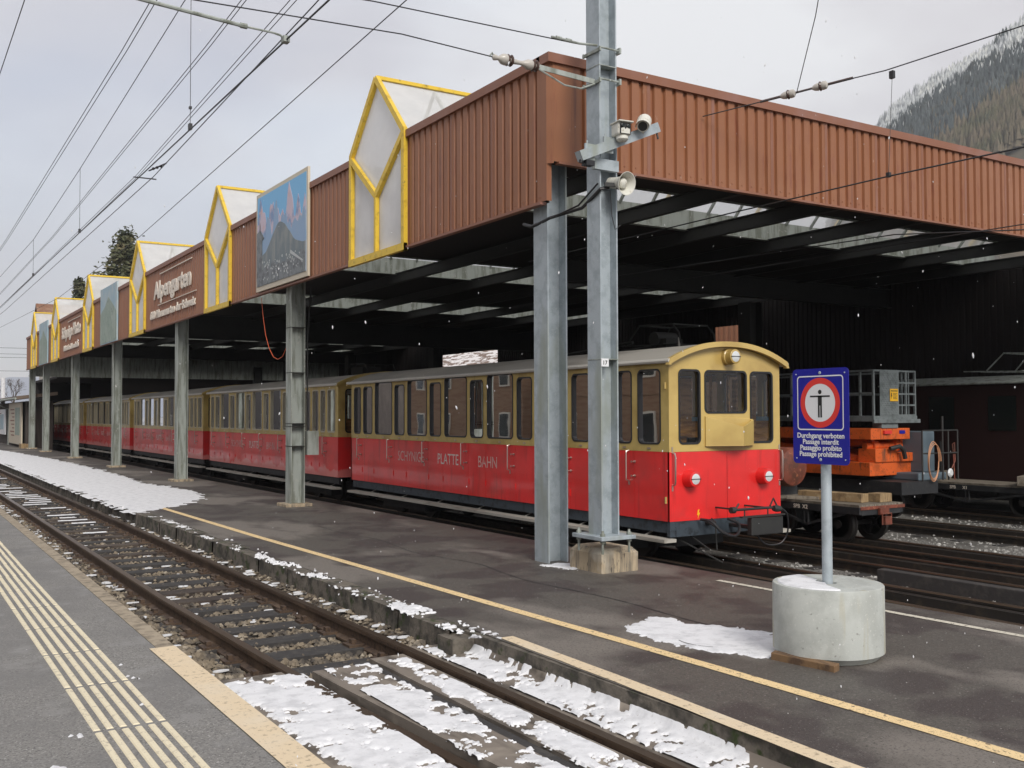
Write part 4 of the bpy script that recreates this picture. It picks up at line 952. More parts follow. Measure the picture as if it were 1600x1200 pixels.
# ---- rusty pressure tank behind the cab corner
t = thing('rusty_tank', 'rusty red cylindrical tank on its side between driving coach and sign', 'tank', (12.5, 12.4, 0))
b = MB(); b.lathe([(.02, -.06), (.2, -.04), (.3, 0), (.32, .05), (.32, .9), (.325, .91), (.325, .94), (.32, .95), (.32, 1.9), (.3, 1.95), (.18, 2.0), (.02, 2.02)], (0, -1, .74), (0, 1, 0), 32); b.build('shell', m_rusty, t, smooth=True)
for yy in (-.7, .6): b = MB(); b.box(-.36, yy - .04, .2, .36, yy + .04, .5); b.build('cradle', m_under, t)
b = MB(); b.box(-.42, -1.15, -.12, .42, 1.2, .2); b.build('wagon_frame', m_under, t)
for yy in (-.7, .7):
    for s_ in (-1, 1): b = MB(); b.lathe([(.2, -.03), (.2, .03)], (s_ * .4, yy, -.1), (1, 0, 0), 20); b.build('wheel', m_wheel, t)

# ---- electric locomotives
def panto(b, x, y, z, w=.5, l=1.0):
    for s_ in (-1, 1):
        b.tube([(x + s_ * w, y, z), (x + s_ * w, y + .05, z + .2), (x + s_ * w, y + .22, z + .36), (x + s_ * w * .9, y + l, z + .4), (x + s_ * w, y + l + .35, z + .05)], .016, 6)
        b.tube([(x + s_ * w, y + .1, z), (x + s_ * w * .6, y + 1.9, z + .06)], .014, 6)
    b.tube([(x - w, y + .22, z + .36), (x + w, y + .22, z + .36)], .018, 6); b.tube([(x - w * .9, y + l, z + .4), (x + w * .9, y + l, z + .4)], .018, 6)
    b.tube([(x - w, y + .5, z + .02), (x + w, y + .5, z + .02)], .02, 6)
def loco(x, y, L_, W_, zt, label, mat):
    t = thing('electric_locomotive', label, 'locomotive', (x, y, 0))
    b = MB(); b.box(-W_ / 2, 0, .2, W_ / 2, L_, zt); b.build('body', mat, t, bevel=.03)
    b = MB()
    P = [(-W_ / 2 - .08, zt)] + [(-W_ / 2 - .08 + (W_ + .16) * i / 10, zt + .17 * math.sin(math.pi * i / 10) + .03) for i in range(11)] + [(W_ / 2 + .08, zt)]
    b.prism(P, lambda u, v, w: (u, w, v), -.1, L_ + .1); b.build('roof', m_galv_w, t)
    for s_ in (-1, 1):
        n = max(2, int(L_ / 1.4))
        for k in range(n):
            y0 = .35 + k * (L_ - .7) / n
            b = MB(); b.box(s_ * W_ / 2, y0, 1.25, s_ * (W_ / 2 + .012), y0 + .6, 1.95); b.build('window', m_dkgrn, t)
    for xx in (-.62, 0, .62): b = MB(); b.box(xx * W_ / 1.9 - .22, -.012, 1.25, xx * W_ / 1.9 + .22, 0, 1.95); b.build('window', m_dkgrn, t)
    b = MB(); b.box(-.5, .3, -.2, .5, L_ - .3, .2); b.build('underframe', m_under, t)
    b = MB(); b.tube([(-W_ / 2 - .09, -.1, zt + .01), (-W_ / 2 - .09, L_ + .1, zt + .01)], .02, 6); b.build('gutter', m_galv_w, t)
    for yy in (.9, L_ - .9):
        for s_ in (-1, 1): b = MB(); b.lathe([(.3, -.04), (.3, .04)], (s_ * .42, yy, .0), (1, 0, 0), 20); b.build('wheel', m_wheel, t)
    return t
t = loco(12.44, 13.3, 4.8, 1.95, 2.5, 'dark red locomotive with lowered pantograph, hidden behind the driving coach', m_dkred)
b = MB(); panto(b, 0, .25, 2.86, .42, 1.2); b.box(-.3, .5, 2.66, .3, 2.3, 2.74); b.box(-.2, .9, 2.8, .2, 1.3, 3.0); b.lathe([(.14, 0), (.14, .5)], (-.25, 1.2, 3.0), (1, 0, 0), 12); b.build('pantograph', m_steel_dk, t, smooth=True)
b = MB(); b.tube([(-.15, .6, 2.66), (-.15, .6, 3.0)], .02, 6); b.lathe([(.05, 0), (.06, .04), (.04, .08)], (-.15, .6, 2.75), (0, 0, 1), 10); b.build('roof_insulator', m_ins, t)
b = MB()
for s_ in (-.42, .42): b.tube([(s_, 1.6, 2.96), (s_, 3.7, 2.84)], .035, 6)
b.box(-.35, 2.6, 2.66, .35, 4.3, 2.78); b.build('pantograph_base', m_steel_dk, t)
t2 = loco(12.44, 26.5, 5.5, 1.95, 2.5, 'second dark red locomotive far back, its pantograph above the second coach', m_dkred)
b = MB(); panto(b, 0, .6, 2.75, .45, 1.4); b.box(-.3, 1.3, 2.8, .3, 2.2, 3.05); b.build('pantograph', m_steel_dk, t2, smooth=True)
b = MB(); b.tube([(-.8, .6, 2.5), (-.8, 4.6, 2.56)], .03, 6); b.build('roof_conduit', m_galv_w, t2)
t3 = loco(20.3, 8.6, 6.2, 2.2, 2.2, 'dark red locomotive in the shadow at the right edge behind the trolley', m_dkred_shade)
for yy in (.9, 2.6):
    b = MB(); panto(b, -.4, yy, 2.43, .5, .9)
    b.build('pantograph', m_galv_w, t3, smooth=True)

# ---- orange scissor lift wagon
t = thing('scissor_lift_wagon', 'orange scissor lift wagon with grey railed work platform', 'lift wagon', (15.3, 11.5, 0))
b = MB(); b.box(-.5, -.4, .2, .5, 4, .42); b.build('wagon_frame', m_under, t)
b = MB(); b.box(-.62, .15, .5, .55, 4, .74); b.box(-.5, .12, .74, .1, .5, .98); b.box(.1, .1, .74, .5, 1.2, .9); b.build('lower_frame', m_orange, t, bevel=.01)
b = MB()
for s_ in (-.42, .35):
    b.bar((s_, .3, .78), (s_, 3.7, 1.12), .07, .12); b.bar((s_ + .09, 3.7, .78), (s_ + .09, .3, 1.12), .07, .12)
b.tube([(-.5, .35, 1.02), (.48, .35, 1.02)], .06, 12); b.tube([(-.35, .35, 1.02), (-.2, .35, 1.02)], .1, 14); b.tube([(.25, .35, 1.02), (.4, .35, 1.02)], .1, 14); b.build('scissor_arms', m_orange, t, smooth=True)
b = MB(); b.box(-.62, .12, 1.14, .45, 4, 1.34); b.build('upper_frame', m_orange, t, bevel=.01)
b = MB(); b.box(-.3, .08, 1.24, -.1, .118, 1.3); b.build('warning_label', m_signred, t); b = MB(); b.box(.15, .108, 1.24, .3, .118, 1.3); b.build('warning_label', m_signblue, t)
b = MB(); b.box(-.56, .1, 1.46, .64, 4, 1.56); b.box(-.6, .06, 1.43, .68, .1, 1.5); b.box(-.35, .1, 1.34, .1, .3, 1.46); b.build('platform', m_basket, t, bevel=.006)
b = MB()
def post(x, y, z0=1.56, z1=2.36): b.bar((x, y, z0), (x, y, z1), .035, .035)
for x in (-.54, .34, .6): post(x, .12)
for y in (.4, 2.0, 3.95): post(-.54, y); post(.6, y)
for z in (2.36, 1.96): b.bar((-.54, .12, z), (-.54, 3.95, z), .035, .035); b.bar((.6, .12, z), (.6, 3.95, z), .035, .035)
for z in (2.36, 2.15, 1.95, 1.75, 1.57): b.bar((.14, .12, z), (.62, .12, z), .03, .03)
b.bar((-.54, .12, 2.36), (.2, .12, 2.36), .035, .035); b.bar((.42, .12, 1.56), (.42, .12, 2.36), .02, .02); b.build('railing', m_basket, t)
b = MB(); x0, x1 = -.4, .12; b.box(x0, .09, 1.56, x1, .1, 2.36)
for i in range(13):
    for j in range(20):
        u, v = x0 + .03 + i * .036, 1.59 + j * .038; s_ = 1 if (i + j) % 2 else -1
        b.bar((u - .01, .088, v - .008 * s_), (u + .01, .088, v + .008 * s_), .006, .006, (0, 1, 0))
b.build('checker_plate', m_basket, t)
b = MB(); b.box(-.14, .078, 1.82, .08, .084, 2.04); w = b.build('warning_sign', m_yels, t)
b = MB(); b.prism([(-.11, 1.97), (-.09, 1.97), (-.1, 1.93), (-.085, 1.935), (-.11, 1.86), (-.105, 1.905), (-.12, 1.9)], lambda u, v, w: (u, w, v), .078, .075)
b.box(-.12, .075, 1.995, .06, .078, 2.01)
for k in range(5): b.box(-.06, .075, 1.86 + k * .024, .05 - .02 * (k % 2), .078, 1.868 + k * .024)
b.build('sign_print', m_blacks, w)
b = MB(); b.box(.5, -.1, .55, .85, .5, 1.28); b.box(.1, -.3, .42, .9, .4, .55); b.build('control_cabinet', m_greycab, t, bevel=.02)
b = MB()
for x in (.05, .62, .78, 1.05):
    b.tube([(x, -.42, .42), (x, -.42, 1.3)], .016, 6)
for z in (1.3, .9): b.tube([(.05, -.42, z), (1.05, -.42, z)], .014, 6)
b.tube([(.62, -.42, 1.3), (.62, -.42, 1.55)], .02, 6); b.tube([(.9, -.2, .55), (.9, -.2, 1.1)], .03, 8); b.build('end_railing', m_steel_dk, t)
b = MB(); b.tube([(.98, -.4, .42), (.96, -.4, .8), (.93, -.4, 1.05), (.99, -.4, 1.08), (1.0, -.4, .75), (.9, -.4, .62)], .011, 6); b.build('hose', m_rusty, t, smooth=True)
b = MB()
for q in range(3):
    b.tube([(.3 + .15 * math.cos(a) + q * .02 * math.cos(a / 2), -.46 - q * .01, .76 + (.35 - q * .025) * math.sin(a)) for a in [i * 2 * math.pi / 24 for i in range(25)]], .007, 6)
b.build('cable_coil', m_copc, t, smooth=True)
b = MB(); b.tube([(-.2, .05, .98), (0, 0, 1.02), (.1, .0, .95), (.15, 0, .8)], .04, 8); b.build('hydraulic_hose', m_steel_dk, t, smooth=True)
b = MB(); b.lathe([(.06, 0), (.08, .03), (.05, .05)], (.75, -.45, .55), (0, -1, 0), 10); b.build('lamp', m_lens, t)
for yy in (.5, 3.2):
    for s_ in (-1, 1): b = MB(); b.lathe([(.26, -.04), (.26, .04)], (s_ * .42, yy, -.04), (1, 0, 0), 20); b.build('wheel', m_wheel, t)

# ================================================================ MAST, CAMERAS, SPEAKER, SIGN
PX, PY = 6.085, 8.05
t = thing('overhead_line_mast', 'tall grey steel mast bolted on a stained concrete block beside the front column', 'mast', (PX, PY, 0))
b = MB(); b.add([(x, y, z) for z, e in ((-.3, 0), (.19, 0), (.245, .05)) for x, y in ((.045 + e, .045 + e), (.515 - e, .045 + e), (.515 - e, .6 - e), (.045 + e, .6 - e))],
                [(0, 1, 5, 4), (1, 2, 6, 5), (2, 3, 7, 6), (3, 0, 4, 7), (4, 5, 9, 8), (5, 6, 10, 9), (6, 7, 11, 10), (7, 4, 8, 11), (8, 9, 10, 11)])
b.v = [(x - .0, y + .02, z) for x, y, z in b.v]; b.build('foundation_block', m_conc_old, t, bevel=.008)
b = MB(); b.box(-.1, -.13, .355, .33, .37, .395); b.build('base_plate', m_galv, t, bevel=.004)
b = MB()
for x, y in ((-.05, .32), (.28, -.08), (-.05, -.08), (.28, .32)):
    x += .0; b.tube([(x, y, .22), (x, y, .45)], .013, 6); b.lathe([(.026, 0), (.026, .025)], (x, y, .396), (0, 0, 1), 6); b.lathe([(.026, 0), (.026, .025)], (x, y, .328), (0, 0, 1), 6); b.lathe([(.018, 0), (.012, .02)], (x, y, .42), (0, 0, 1), 6)
b.build('anchor_bolts', m_galv_w, t)
b = MB(); hbeam(b, 0, 0, .22, .22, .395, 9.2, .016, .011); b.build('post', m_galv, t)
for z in (5.3, 4.98):
    b = MB(); b.tube([(-.02, -.03, z), (.24, -.03, z + .0)], .01, 6); b.tube([(-.02, .25, z), (.24, .25, z)], .01, 6); b.box(-.022, -.04, z - .035, -.002, .26, z - .005); b.box(.222, -.05, z - .03, .245, .26, z + .03); b.build('clamp', m_galv_w, t)
for z in (5.13, 2.15): b = MB(); b.box(-.004, -.004, z, .224, .224, z + .008); b.build('strap', m_galv_w, t)
b = MB(); b.box(.0, -.012, 2.08, .09, -.002, 2.16); p_ = b.build('number_plate', m_white, t, label='small white number plate')
o = text('number', '17', .06, m_blacks, p_, (.012, -.0135, 2.098), (1, 0, 0), (0, 0, 1), 1, .001, .0005)
# camera bracket: square arm strapped across the mast
b = MB(); b.bar((-.33, -.1, 4.13), (.66, -.1, 4.56), .09, .1); b.box(-.1, -.055, 4.05, .2, -.0, 4.16)
for x in (-.2, .03): z = 4.13 + (x + .33) * .434; b.bar((x, -.1, z - .075), (x, -.1, z + .085), .02, .115); b.tube([(x, -.06, z + .05), (x, -.06, z + .13)], .008, 6)
b.build('camera_arm', m_galv, t)
b = MB(); b.box(-.27, -.145, 4.05, -.17, -.06, 4.1); b.lathe([(.025, 0), (.025, .03)], (-.3, -.1, 4.07), (0, 0, 1), 8); b.tube([(.645, -.12, 4.5), (.655, -.13, 4.44), (.675, -.1, 4.45)], .01, 6); b.build('arm_fitting', m_black, t)
def cctv(x, z, rz, label, tiltd=0):
    c = thing('security_camera', label, 'security camera', (x, PY - .2, z), rz, 'cameras on the mast')
    b = MB(); b.box(-.075, -.06, -.06, .075, .1, .07); b.build('housing', m_offw, c, bevel=.022)
    b = MB(); b.box(-.085, -.09, .066, .085, .11, .082); b.build('hood', m_offw, c, bevel=.01)
    b = MB(); b.box(-.062, -.066, -.05, .062, -.058, .058); f = b.build('front_plate', m_blacks, c, bevel=.002)
    b = MB(); b.prism([(-.05, -.045), (.05, -.045), (.05, .0), (.02, .02), (0, -.005), (-.02, .02), (-.05, 0)], lambda u, v, w: (u, w, v), -.0665, -.069); b.build('front_trim', m_offw, f)
    for s_ in (-1, 1):
        b = MB(); b.lathe([(.02, 0), (.02, .01), (.012, .014)], (s_ * .033, -.066, .03), (0, -1, 0), 14); b.build('lens', m_dkgrn, c)
    b = MB(); b.lathe([(.06, 0), (.062, .03), (.045, .05), (.02, .055)], (0, 0, -.06), (0, 0, -1), 16); b.build('base', m_offw, c, smooth=True)
    b = MB(); b.bar((0, .05, 0), (0, .16, 0), .06, .06); b.build('wall_mount', m_offw, c)
cctv(6.215, 4.43, R(-8), 'white twin lens security camera on the arm close to the mast')
c = thing('security_camera', 'hooded tube camera near the outer end of the mast arm', 'security camera', (6.5, PY - .19, 4.545), 0, 'cameras on the mast')
b = MB(); d_ = Vector((-.6, -.6, -.5)).normalized(); b.lathe([(.055, -.11), (.06, -.1), (.06, .1), (.055, .11)], (0, 0, 0), d_, 16); b.build('housing', m_offw, c, smooth=True)
b = MB(); b.lathe([(.048, .11), (.046, .113)], (0, 0, 0), d_, 14); b.build('front_plate', m_blacks, c)
b = MB(); q_ = d_.cross(Vector((0, 0, 1))).normalized(); u_ = q_.cross(d_)
for k in range(9):
    a0, a1 = R(-10 + 200 * k / 9), R(-10 + 200 * (k + 1) / 9); P_ = [d_ * e + q_ * math.cos(t_) * .074 + u_ * math.sin(t_) * .074 for e, t_ in ((-.1, a0), (.15, a0), (.15, a1), (-.1, a1))]; b.face(P_)
b.build('hood', m_offw, c, smooth=True)
b = MB(); b.bar((0, .0, -.02), (.03, .06, -.08), .03, .03); b.build('wall_mount', m_offw, c)
# horn speaker
sp = thing('horn_speaker', 'cream horn loudspeaker clamped to the mast under the cameras', 'loudspeaker', (6.2, PY - .12, 3.92))
d = Vector((.1, -.97, -.2)).normalized()
b = MB(); b.lathe([(.045, -.16), (.055, -.15), (.058, -.06), (.07, .02), (.1, .08), (.118, .1), (.112, .1), (.09, .07), (.06, .0), (.05, -.02)], (.05, 0, 0), d, 28); b.build('horn', m_offw, sp, smooth=True)
b = MB(); b.lathe([(.05, .0), (.05, .05), (.035, .065), (.003, .07)], (.05, 0, 0), d, 20); b.build('driver_cap', m_offw, sp, smooth=True)
b = MB(); b.bar((-.1, .06, -.02), (.05, .0, -.02), .03, .04); b.bar((.02, 0, -.06), (.02, 0, .04), .02, .03); b.build('bracket', m_steel_dk, sp)
b = MB(); b.tube([(6.07, PY - .01, 3.84), (6.2, PY - .02, 3.86), (6.22, PY - .02, 3.6), (6.26, PY - .02, 3.47), (6.33, PY - .02, 3.52)], .005, 5); tag(b.build('speaker_wire', m_wire), 'thin wire looping down from the loudspeaker on the mast', 'wire')
b = MB(); b.tube([(5.98, 9.02, 3.66), (6.02, 8.85, 3.7), (6.12, 8.4, 3.74), (6.07, 8.15, 3.8), (6.07, 8.02, 3.86), (6.16, 8.0, 3.88)], .018, 8); b.tube([(5.98, 9.3, 3.7), (5.95, 9.1, 3.64), (5.98, 9.02, 3.66)], .02, 6)
b.tube([(6.01, 8.83, 3.69), (6.07, 8.4, 3.76), (6.06, 8.05, 3.92)], .01, 6)
tag(b.build('cable_bundle', m_black, smooth=True), 'black cable bundle slung between the front column and the mast', 'cable')

# ---- no passage sign in its round concrete base
PC = Vector((5.352, 4.6, 0))
pl = thing('sign_base', 'round pale concrete base carrying the blue sign', 'sign base', PC)
b = MB(); b.lathe([(.3, .004), (.315, .004), (.33, .02), (.358, .045), (.357, .47), (.352, .476), (.06, .476), (.05, .45), (.0, .45)], (0, 0, 0), (0, 0, 1), 56); b.build('concrete_body', m_conc, pl, smooth=True)
b = MB(); n = 26; pts = []
for k in range(n):
    a = R(75) + R(160) * k / (n - 1); rr = .325 + .012 * noise.noise(Vector((k * .7, 0, 3))); pts.append((rr * math.cos(a), rr * math.sin(a)))
pts += [(-.12, -.1), (-.05, -.02), (-.06, .06), (.0, .09)]
vs = [(x, y, .4765) for x, y in pts] + [(x * .975, y * .975, .484) for x, y in pts]; m = len(pts)
b.add(vs, [tuple(range(m, 2 * m))] + [(k, (k + 1) % m, m + (k + 1) % m, m + k) for k in range(m)])
b.v = [(x + PC.x, y + PC.y, z) for x, y, z in b.v]; stuff(b.build('snow', m_snow), 'thin snow on the left of the round concrete base', 'snow')
sg = thing('prohibition_sign', 'blue no passage sign with red ring and black figure on a galvanised post', 'sign', (PC.x, PC.y, .45))
b = MB(); b.lathe([(.034, 0), (.034, 1.43), (.03, 1.44)], (0, 0, 0), (0, 0, 1), 20); b.build('post', m_galv, sg, smooth=True)
SYc, SZ0, SZ1, SW = 4.602 - PC.y, 1.265 - .45, 1.902 - .45, .235; SX = -.045
sf = lambda u, v, w: (SX - w, SYc - u, (SZ0 + SZ1) / 2 + v); SHh = (SZ1 - SZ0) / 2
b = MB(); b.prism(rrect(-SW, SW, -SHh, SHh, .03, 6), sf, 0, .004); pt = b.build('plate', m_signblue, sg, bevel=.001)
def ringd(b, A, B, w):
    n = len(A)
    for i in range(n): j = (i + 1) % n; b.face([sf(*A[i], w), sf(*A[j], w), sf(*B[j], w), sf(*B[i], w)])
b = MB(); ringd(b, rrect(-.195, .195, -.093, .272, .025), rrect(-.187, .187, -.085, .264, .018), .0055); b.build('border', m_white, pt)
circ = lambda r, cx=0, cy=.09, n=64: [(cx + r * math.cos(2 * math.pi * k / n), cy + r * math.sin(2 * math.pi * k / n)) for k in range(n)]
b = MB(); ringd(b, circ(.167), circ(.127), .0055); b.build('red_ring', m_signred, pt)
b = MB(); b.prism(circ(.1285), sf, .004, .005); b.build('white_disc', m_white, pt)
b = MB(); b.prism(circ(.0145, 0, .162, 24), sf, .005, .0062)
rc = lambda a, c, d, e: b.prism([(a, d), (c, d), (c, e), (a, e)], sf, .005, .0062)
rc(-.083, .083, .128, .1385); rc(-.0165, .0165, .072, .1385); rc(-.0165, -.0035, -.008, .0725); rc(.0035, .0165, -.008, .0725)
b.build('figure', m_blacks, pt)
for i, s_ in enumerate(('Durchgang verboten', 'Passage interdit', 'Passaggio proibito', 'Passage prohibited')):
    text('lettering', s_, .048, m_white, pt, sf(0, -.145 - i * .041, .0055), (0, -1, 0), (0, 0, 1), 1, .0011, .0004, 'CENTER')
b = MB()
for u, v, r in ((0, .29, .011), (0, -.289, .011), (-.205, .285, .005), (.205, .285, .005), (-.205, -.285, .005), (.205, -.285, .005)):
    b.lathe([(r, 0), (r, .002), (r * .6, .005)], sf(u, v, .004), (-1, 0, 0), 12)
b.build('rivet', m_galv, pt)
b = MB(); b.box(-.015, -.2, -.18, .0, .0, .0)
b = MB(); b.add([(4.95, 4.68, .0), (5.01, 4.70, 0), (5.10, 4.25, 0), (5.03, 4.23, 0), (4.95, 4.68, .045), (5.01, 4.70, .05), (5.10, 4.25, .045), (5.03, 4.23, .04)], [(4, 5, 6, 7), (0, 1, 5, 4), (1, 2, 6, 5), (2, 3, 7, 6), (3, 0, 4, 7)])
b.v = [(x - .02, y + .03, z) for x, y, z in b.v]
tag(b.build('timber_wedge', m_timber_br, bevel=.004), 'weathered timber wedge pushed under the round concrete base', 'wedge')

# ================================================================ OVERHEAD WIRES
def wire(pts, label, r=.006, cat='overhead wire', sag=0, name='overhead_wire', grp=None, mat=None, n=10, droppers=None, drop_to=None):
    P = []
    for a, c in zip(pts, pts[1:]):
        a, c = Vector(a), Vector(c)
        for i in range(n):
            t_ = i / n; p = a.lerp(c, t_); p.z -= sag * 4 * t_ * (1 - t_); P.append(p)
    P.append(Vector(pts[-1])); o = MB().tube(P, r, 5).build(name, mat or m_wire); tag(o, label, cat, grp); return o
GW = 'overhead wires above the platforms'
wire([(3.1, -2, 5.05), (3.1, 23, 5.05), (3.1, 90, 5.0)], 'thick contact wire of the near track, held by the steel arm', .009, grp=GW, sag=.0)
wire([(3.1, 2, 6.9), (3.1, 12.6, 6.73), (3.1, 20.4, 6.26), (3.1, 27.2, 5.95), (3.1, 60, 6.2)], 'carrying wire with droppers above the near track', .006, grp=GW, n=6)
for y, z in ((12.26, 6.7), (20.3, 6.28), (27.2, 5.95)):
    wire([(3.1, y, z), (3.1, y, 5.05)], 'thin dropper wire hanging from the carrying wire at %s' % {12.26: 'its near part', 20.3: 'its middle', 27.2: 'its far part'}[y], .004, 'dropper wire', name='dropper_wire', grp='droppers of the near track line')
    b = MB(); b.box(3.08, y - .03, 5.05, 3.12, y + .03, 5.12); b.box(3.085, y - .02, 5.3, 3.115, y + .02, 5.33) if y < 13 else None
    tag(b.build('wire_clamp', m_wire), 'small clamp on the contact wire at the %s dropper' % {12.26: 'nearest', 20.3: 'middle', 27.2: 'farthest'}[y], 'clamp')
wire([(3.2, -2, 5.9), (3.1, 8.1, 5.13), (3.1, 14.2, 4.87), (3.2, 35, 4.9), (3.2, 90, 5.4)], 'lower parallel wire beside the contact wire', .006, grp=GW)
for dx, w in ((0, 'left wire of the far left pair high in the sky'), (.07, 'right wire of the far left pair high in the sky')):
    wire([(2.9 + dx, 2, 7.5), (3.2 + dx, 17, 7.5), (3.42 + dx * .7, 37, 7.5), (3.6 + dx, 90, 7.5)], w, .007, grp=GW)
for dx, w in ((0, 'left wire of the middle pair high in the sky'), (.06, 'right wire of the middle pair high in the sky')):
    wire([(3.9 + dx, 2, 7.5), (4.3 + dx, 16, 7.5), (4.66 + dx * .7, 36, 7.5), (4.8 + dx, 90, 7.5)], w, .007, grp=GW)
for dx, w in ((0, 'left wire of the right pair high in the sky'), (.08, 'right wire of the right pair high in the sky')):
    wire([(4.5 + dx, 2, 7.5), (4.83 + dx, 13.6, 7.5), (5.2 + dx * .7, 25.6, 7.5), (5.4 + dx, 90, 7.5)], w, .007, grp=GW)
wire([(5.0, 4, 6.8), (5.0, 10.2, 6.33), (5.0, 24.3, 5.75), (5.0, 37, 5.6), (5.0, 57, 6.1), (5, 90, 7)], 'single lower wire running just above the shed fascia', .007, grp=GW)
wire([(1.47, 2, 7), (1.5, 20, 7), (1.6, 60, 7)], 'single wire at the far left edge of the sky', .007, grp=GW)
b = MB(); b.tube([(3.0, 14.0, 4.9), (3.13, 13.6, 4.93)], .01, 6)
for x in (3.03, 3.06, 3.09): b.lathe([(.02, 0), (.02, .01)], (x, 13.9 - (x - 3.03) * 3, 4.91), (1, -2, 0), 8)
b.tube([(2.86, 14.3, 4.86), (3.14, 14.2, 4.84)], .009, 6)
tag(b.build('wire_spreader', m_wire), 'short ribbed spreader bar between two wires in the sky', 'spreader')
b = MB(); b.tube([(1.2, 8.87, 5.2), (1.84, 8.87, 5.155), (2.74, 8.87, 5.104)], .019, 8); b.tube([(2.74, 8.87, 5.104), (2.98, 8.87, 5.1), (3.05, 8.87, 5.09), (3.1, 8.87, 5.06)], .01, 6); b.lathe([(.026, 0), (.026, .06)], (2.68, 8.87, 5.107), (1, 0, 0), 8)
b.box(3.07, 8.83, 5.03, 3.13, 8.91, 5.085); tag(b.build('registration_arm', m_galv_w, smooth=True), 'grey steel arm reaching in from the top to the contact wire', 'wire arm')
MX = PX
wire([(2.05, 8.1, 4.93), (3.92, 8.12, 5.03), (4.9, 8.14, 5.01)], 'lower guy wire running left from the mast insulators', .006, 'guy wire', name='guy_wire', grp='guy wires of the mast')
wire([(2.0, 8.1, 5.15), (3.64, 8.1, 5.26), (5.87, 8.14, 5.33)], 'upper guy wire running left from the mast', .006, 'guy wire', name='guy_wire', grp='guy wires of the mast')
ig = thing('strain_insulator', 'pale and brown strain insulator chain left of the mast', 'insulator', (4.9, 8.14, 5.01))
b = MB(); b.lathe([(.01, -.02), (.03, 0), (.02, .05), (.05, .09), (.055, .13), (.03, .17), (.02, .3), (.03, .34), (.05, .38), (.05, .42), (.03, .46), (.015, .52)], (0, 0, 0), (1, -.0, -.0), 16); b.build('porcelain', m_ins, ig, smooth=True)
b = MB()
for x in (.15, .19, .44, .48): b.lathe([(.05, 0), (.058, .01), (.05, .02)], (x - .01, 0, 0), (1, 0, 0), 14)
b.build('ribs', m_insb, ig, smooth=True)
b = MB(); b.bar((.5, 0, -.0), (1.17, -.03, -.04), .012, .05); b.tube([(-.05, 0, 0), (-.02, 0, .04), (0, 0, 0)], .01, 5); b.tube([(.5, -.02, -.03), (.8, -.03, -.14), (1.0, -.03, -.14), (1.18, -.04, -.06)], .009, 5); b.build('strap', m_galv_w, ig)
b = MB(); P = [(5.55, 8.12, 5.33), (5.65, 8.11, 5.33), (5.87, 8.1, 5.32), (6.06, 8.05, 5.32)]; b.tube(P, .012, 6)
for x in (5.6, 5.72): b.lathe([(.02, 0), (.02, .06)], (x, 8.11, 5.33), (1, 0, 0), 8)
tag(b.build('turnbuckle', m_galv_w), 'small turnbuckle tightening the upper guy wire at the mast', 'turnbuckle')
# wires into the shed on the right
GR = 'wires entering the shed from the right'
wire([(8.12, 8.74, 5.094), (8.7, 8.02, 5.237), (9.0, 7.5, 5.304), (9.1, 6.95, 5.29), (9.3, 5.52, 5.345), (9.6, 3, 5.5)], 'carrying wire with insulators fixed to the right fascia', .007, grp=GR, n=4)
wire([(8.78, 7.9, 5.26), (8.3, 7.2, 5.8), (7.2, 5.9, 6.6)], 'thin support wire rising left from the insulators on the right', .005, grp=GR, n=3)
ig2 = thing('strain_insulator', 'pair of pale strain insulators in the wire above the right fascia', 'insulator', (8.78, 7.9, 5.26))
dd = (Vector((9.0, 7.5, 5.304)) - Vector((8.7, 8.02, 5.237))).normalized()
b = MB()
for o_ in (-.1, .26): b.lathe([(.015, -.09), (.035, -.06), (.045, -.02), (.03, 0), (.05, .03), (.045, .07), (.015, .09)], dd * o_, dd, 14)
b.build('porcelain', m_ins, ig2, smooth=True)
b = MB(); b.tube([dd * -.42, dd * -.19], .015, 6); b.tube([dd * -.02, dd * .17], .012, 6); b.tube([dd * .35, dd * .62], .015, 6)
for o_ in (-.1, .26): b.lathe([(.052, -.005), (.055, .005), (.05, .015)], dd * o_, dd, 14)
b.build('fittings', m_insb, ig2)
wire([(9.15, 6.9, 5.29), (9.1, 6.93, 4.14)], 'thin dropper wire in front of the right fascia', .003, 'dropper wire', name='dropper_wire')
b = MB(); b.box(9.13, 6.88, 5.2, 9.17, 6.93, 5.28); b.box(9.08, 6.91, 4.13, 9.12, 6.95, 4.18); tag(b.build('wire_clamp', m_wire), 'clamps at both ends of the dropper before the right fascia', 'clamp')
wire([(9.1, 14, 4.15), (9.1, 9.2, 4.15), (9.1, 6.93, 4.14), (9.1, 5.4, 4.11), (9.1, 2, 4.1)], 'contact wire crossing in front of the right fascia into the shed', .009, grp=GR, n=3)
wire([(11.0, 16, 4.1), (11.0, 8.3, 3.9), (11.0, 6.5, 3.68), (11.0, 3, 3.6)], 'lower contact wire under the right fascia', .008, grp=GR, n=3)
wire([(12.44, 20, 4.1), (12.44, 9, 4.05), (12.44, 4, 4.0)], 'contact wire above the near flat trolley', .008, grp=GR, n=3)

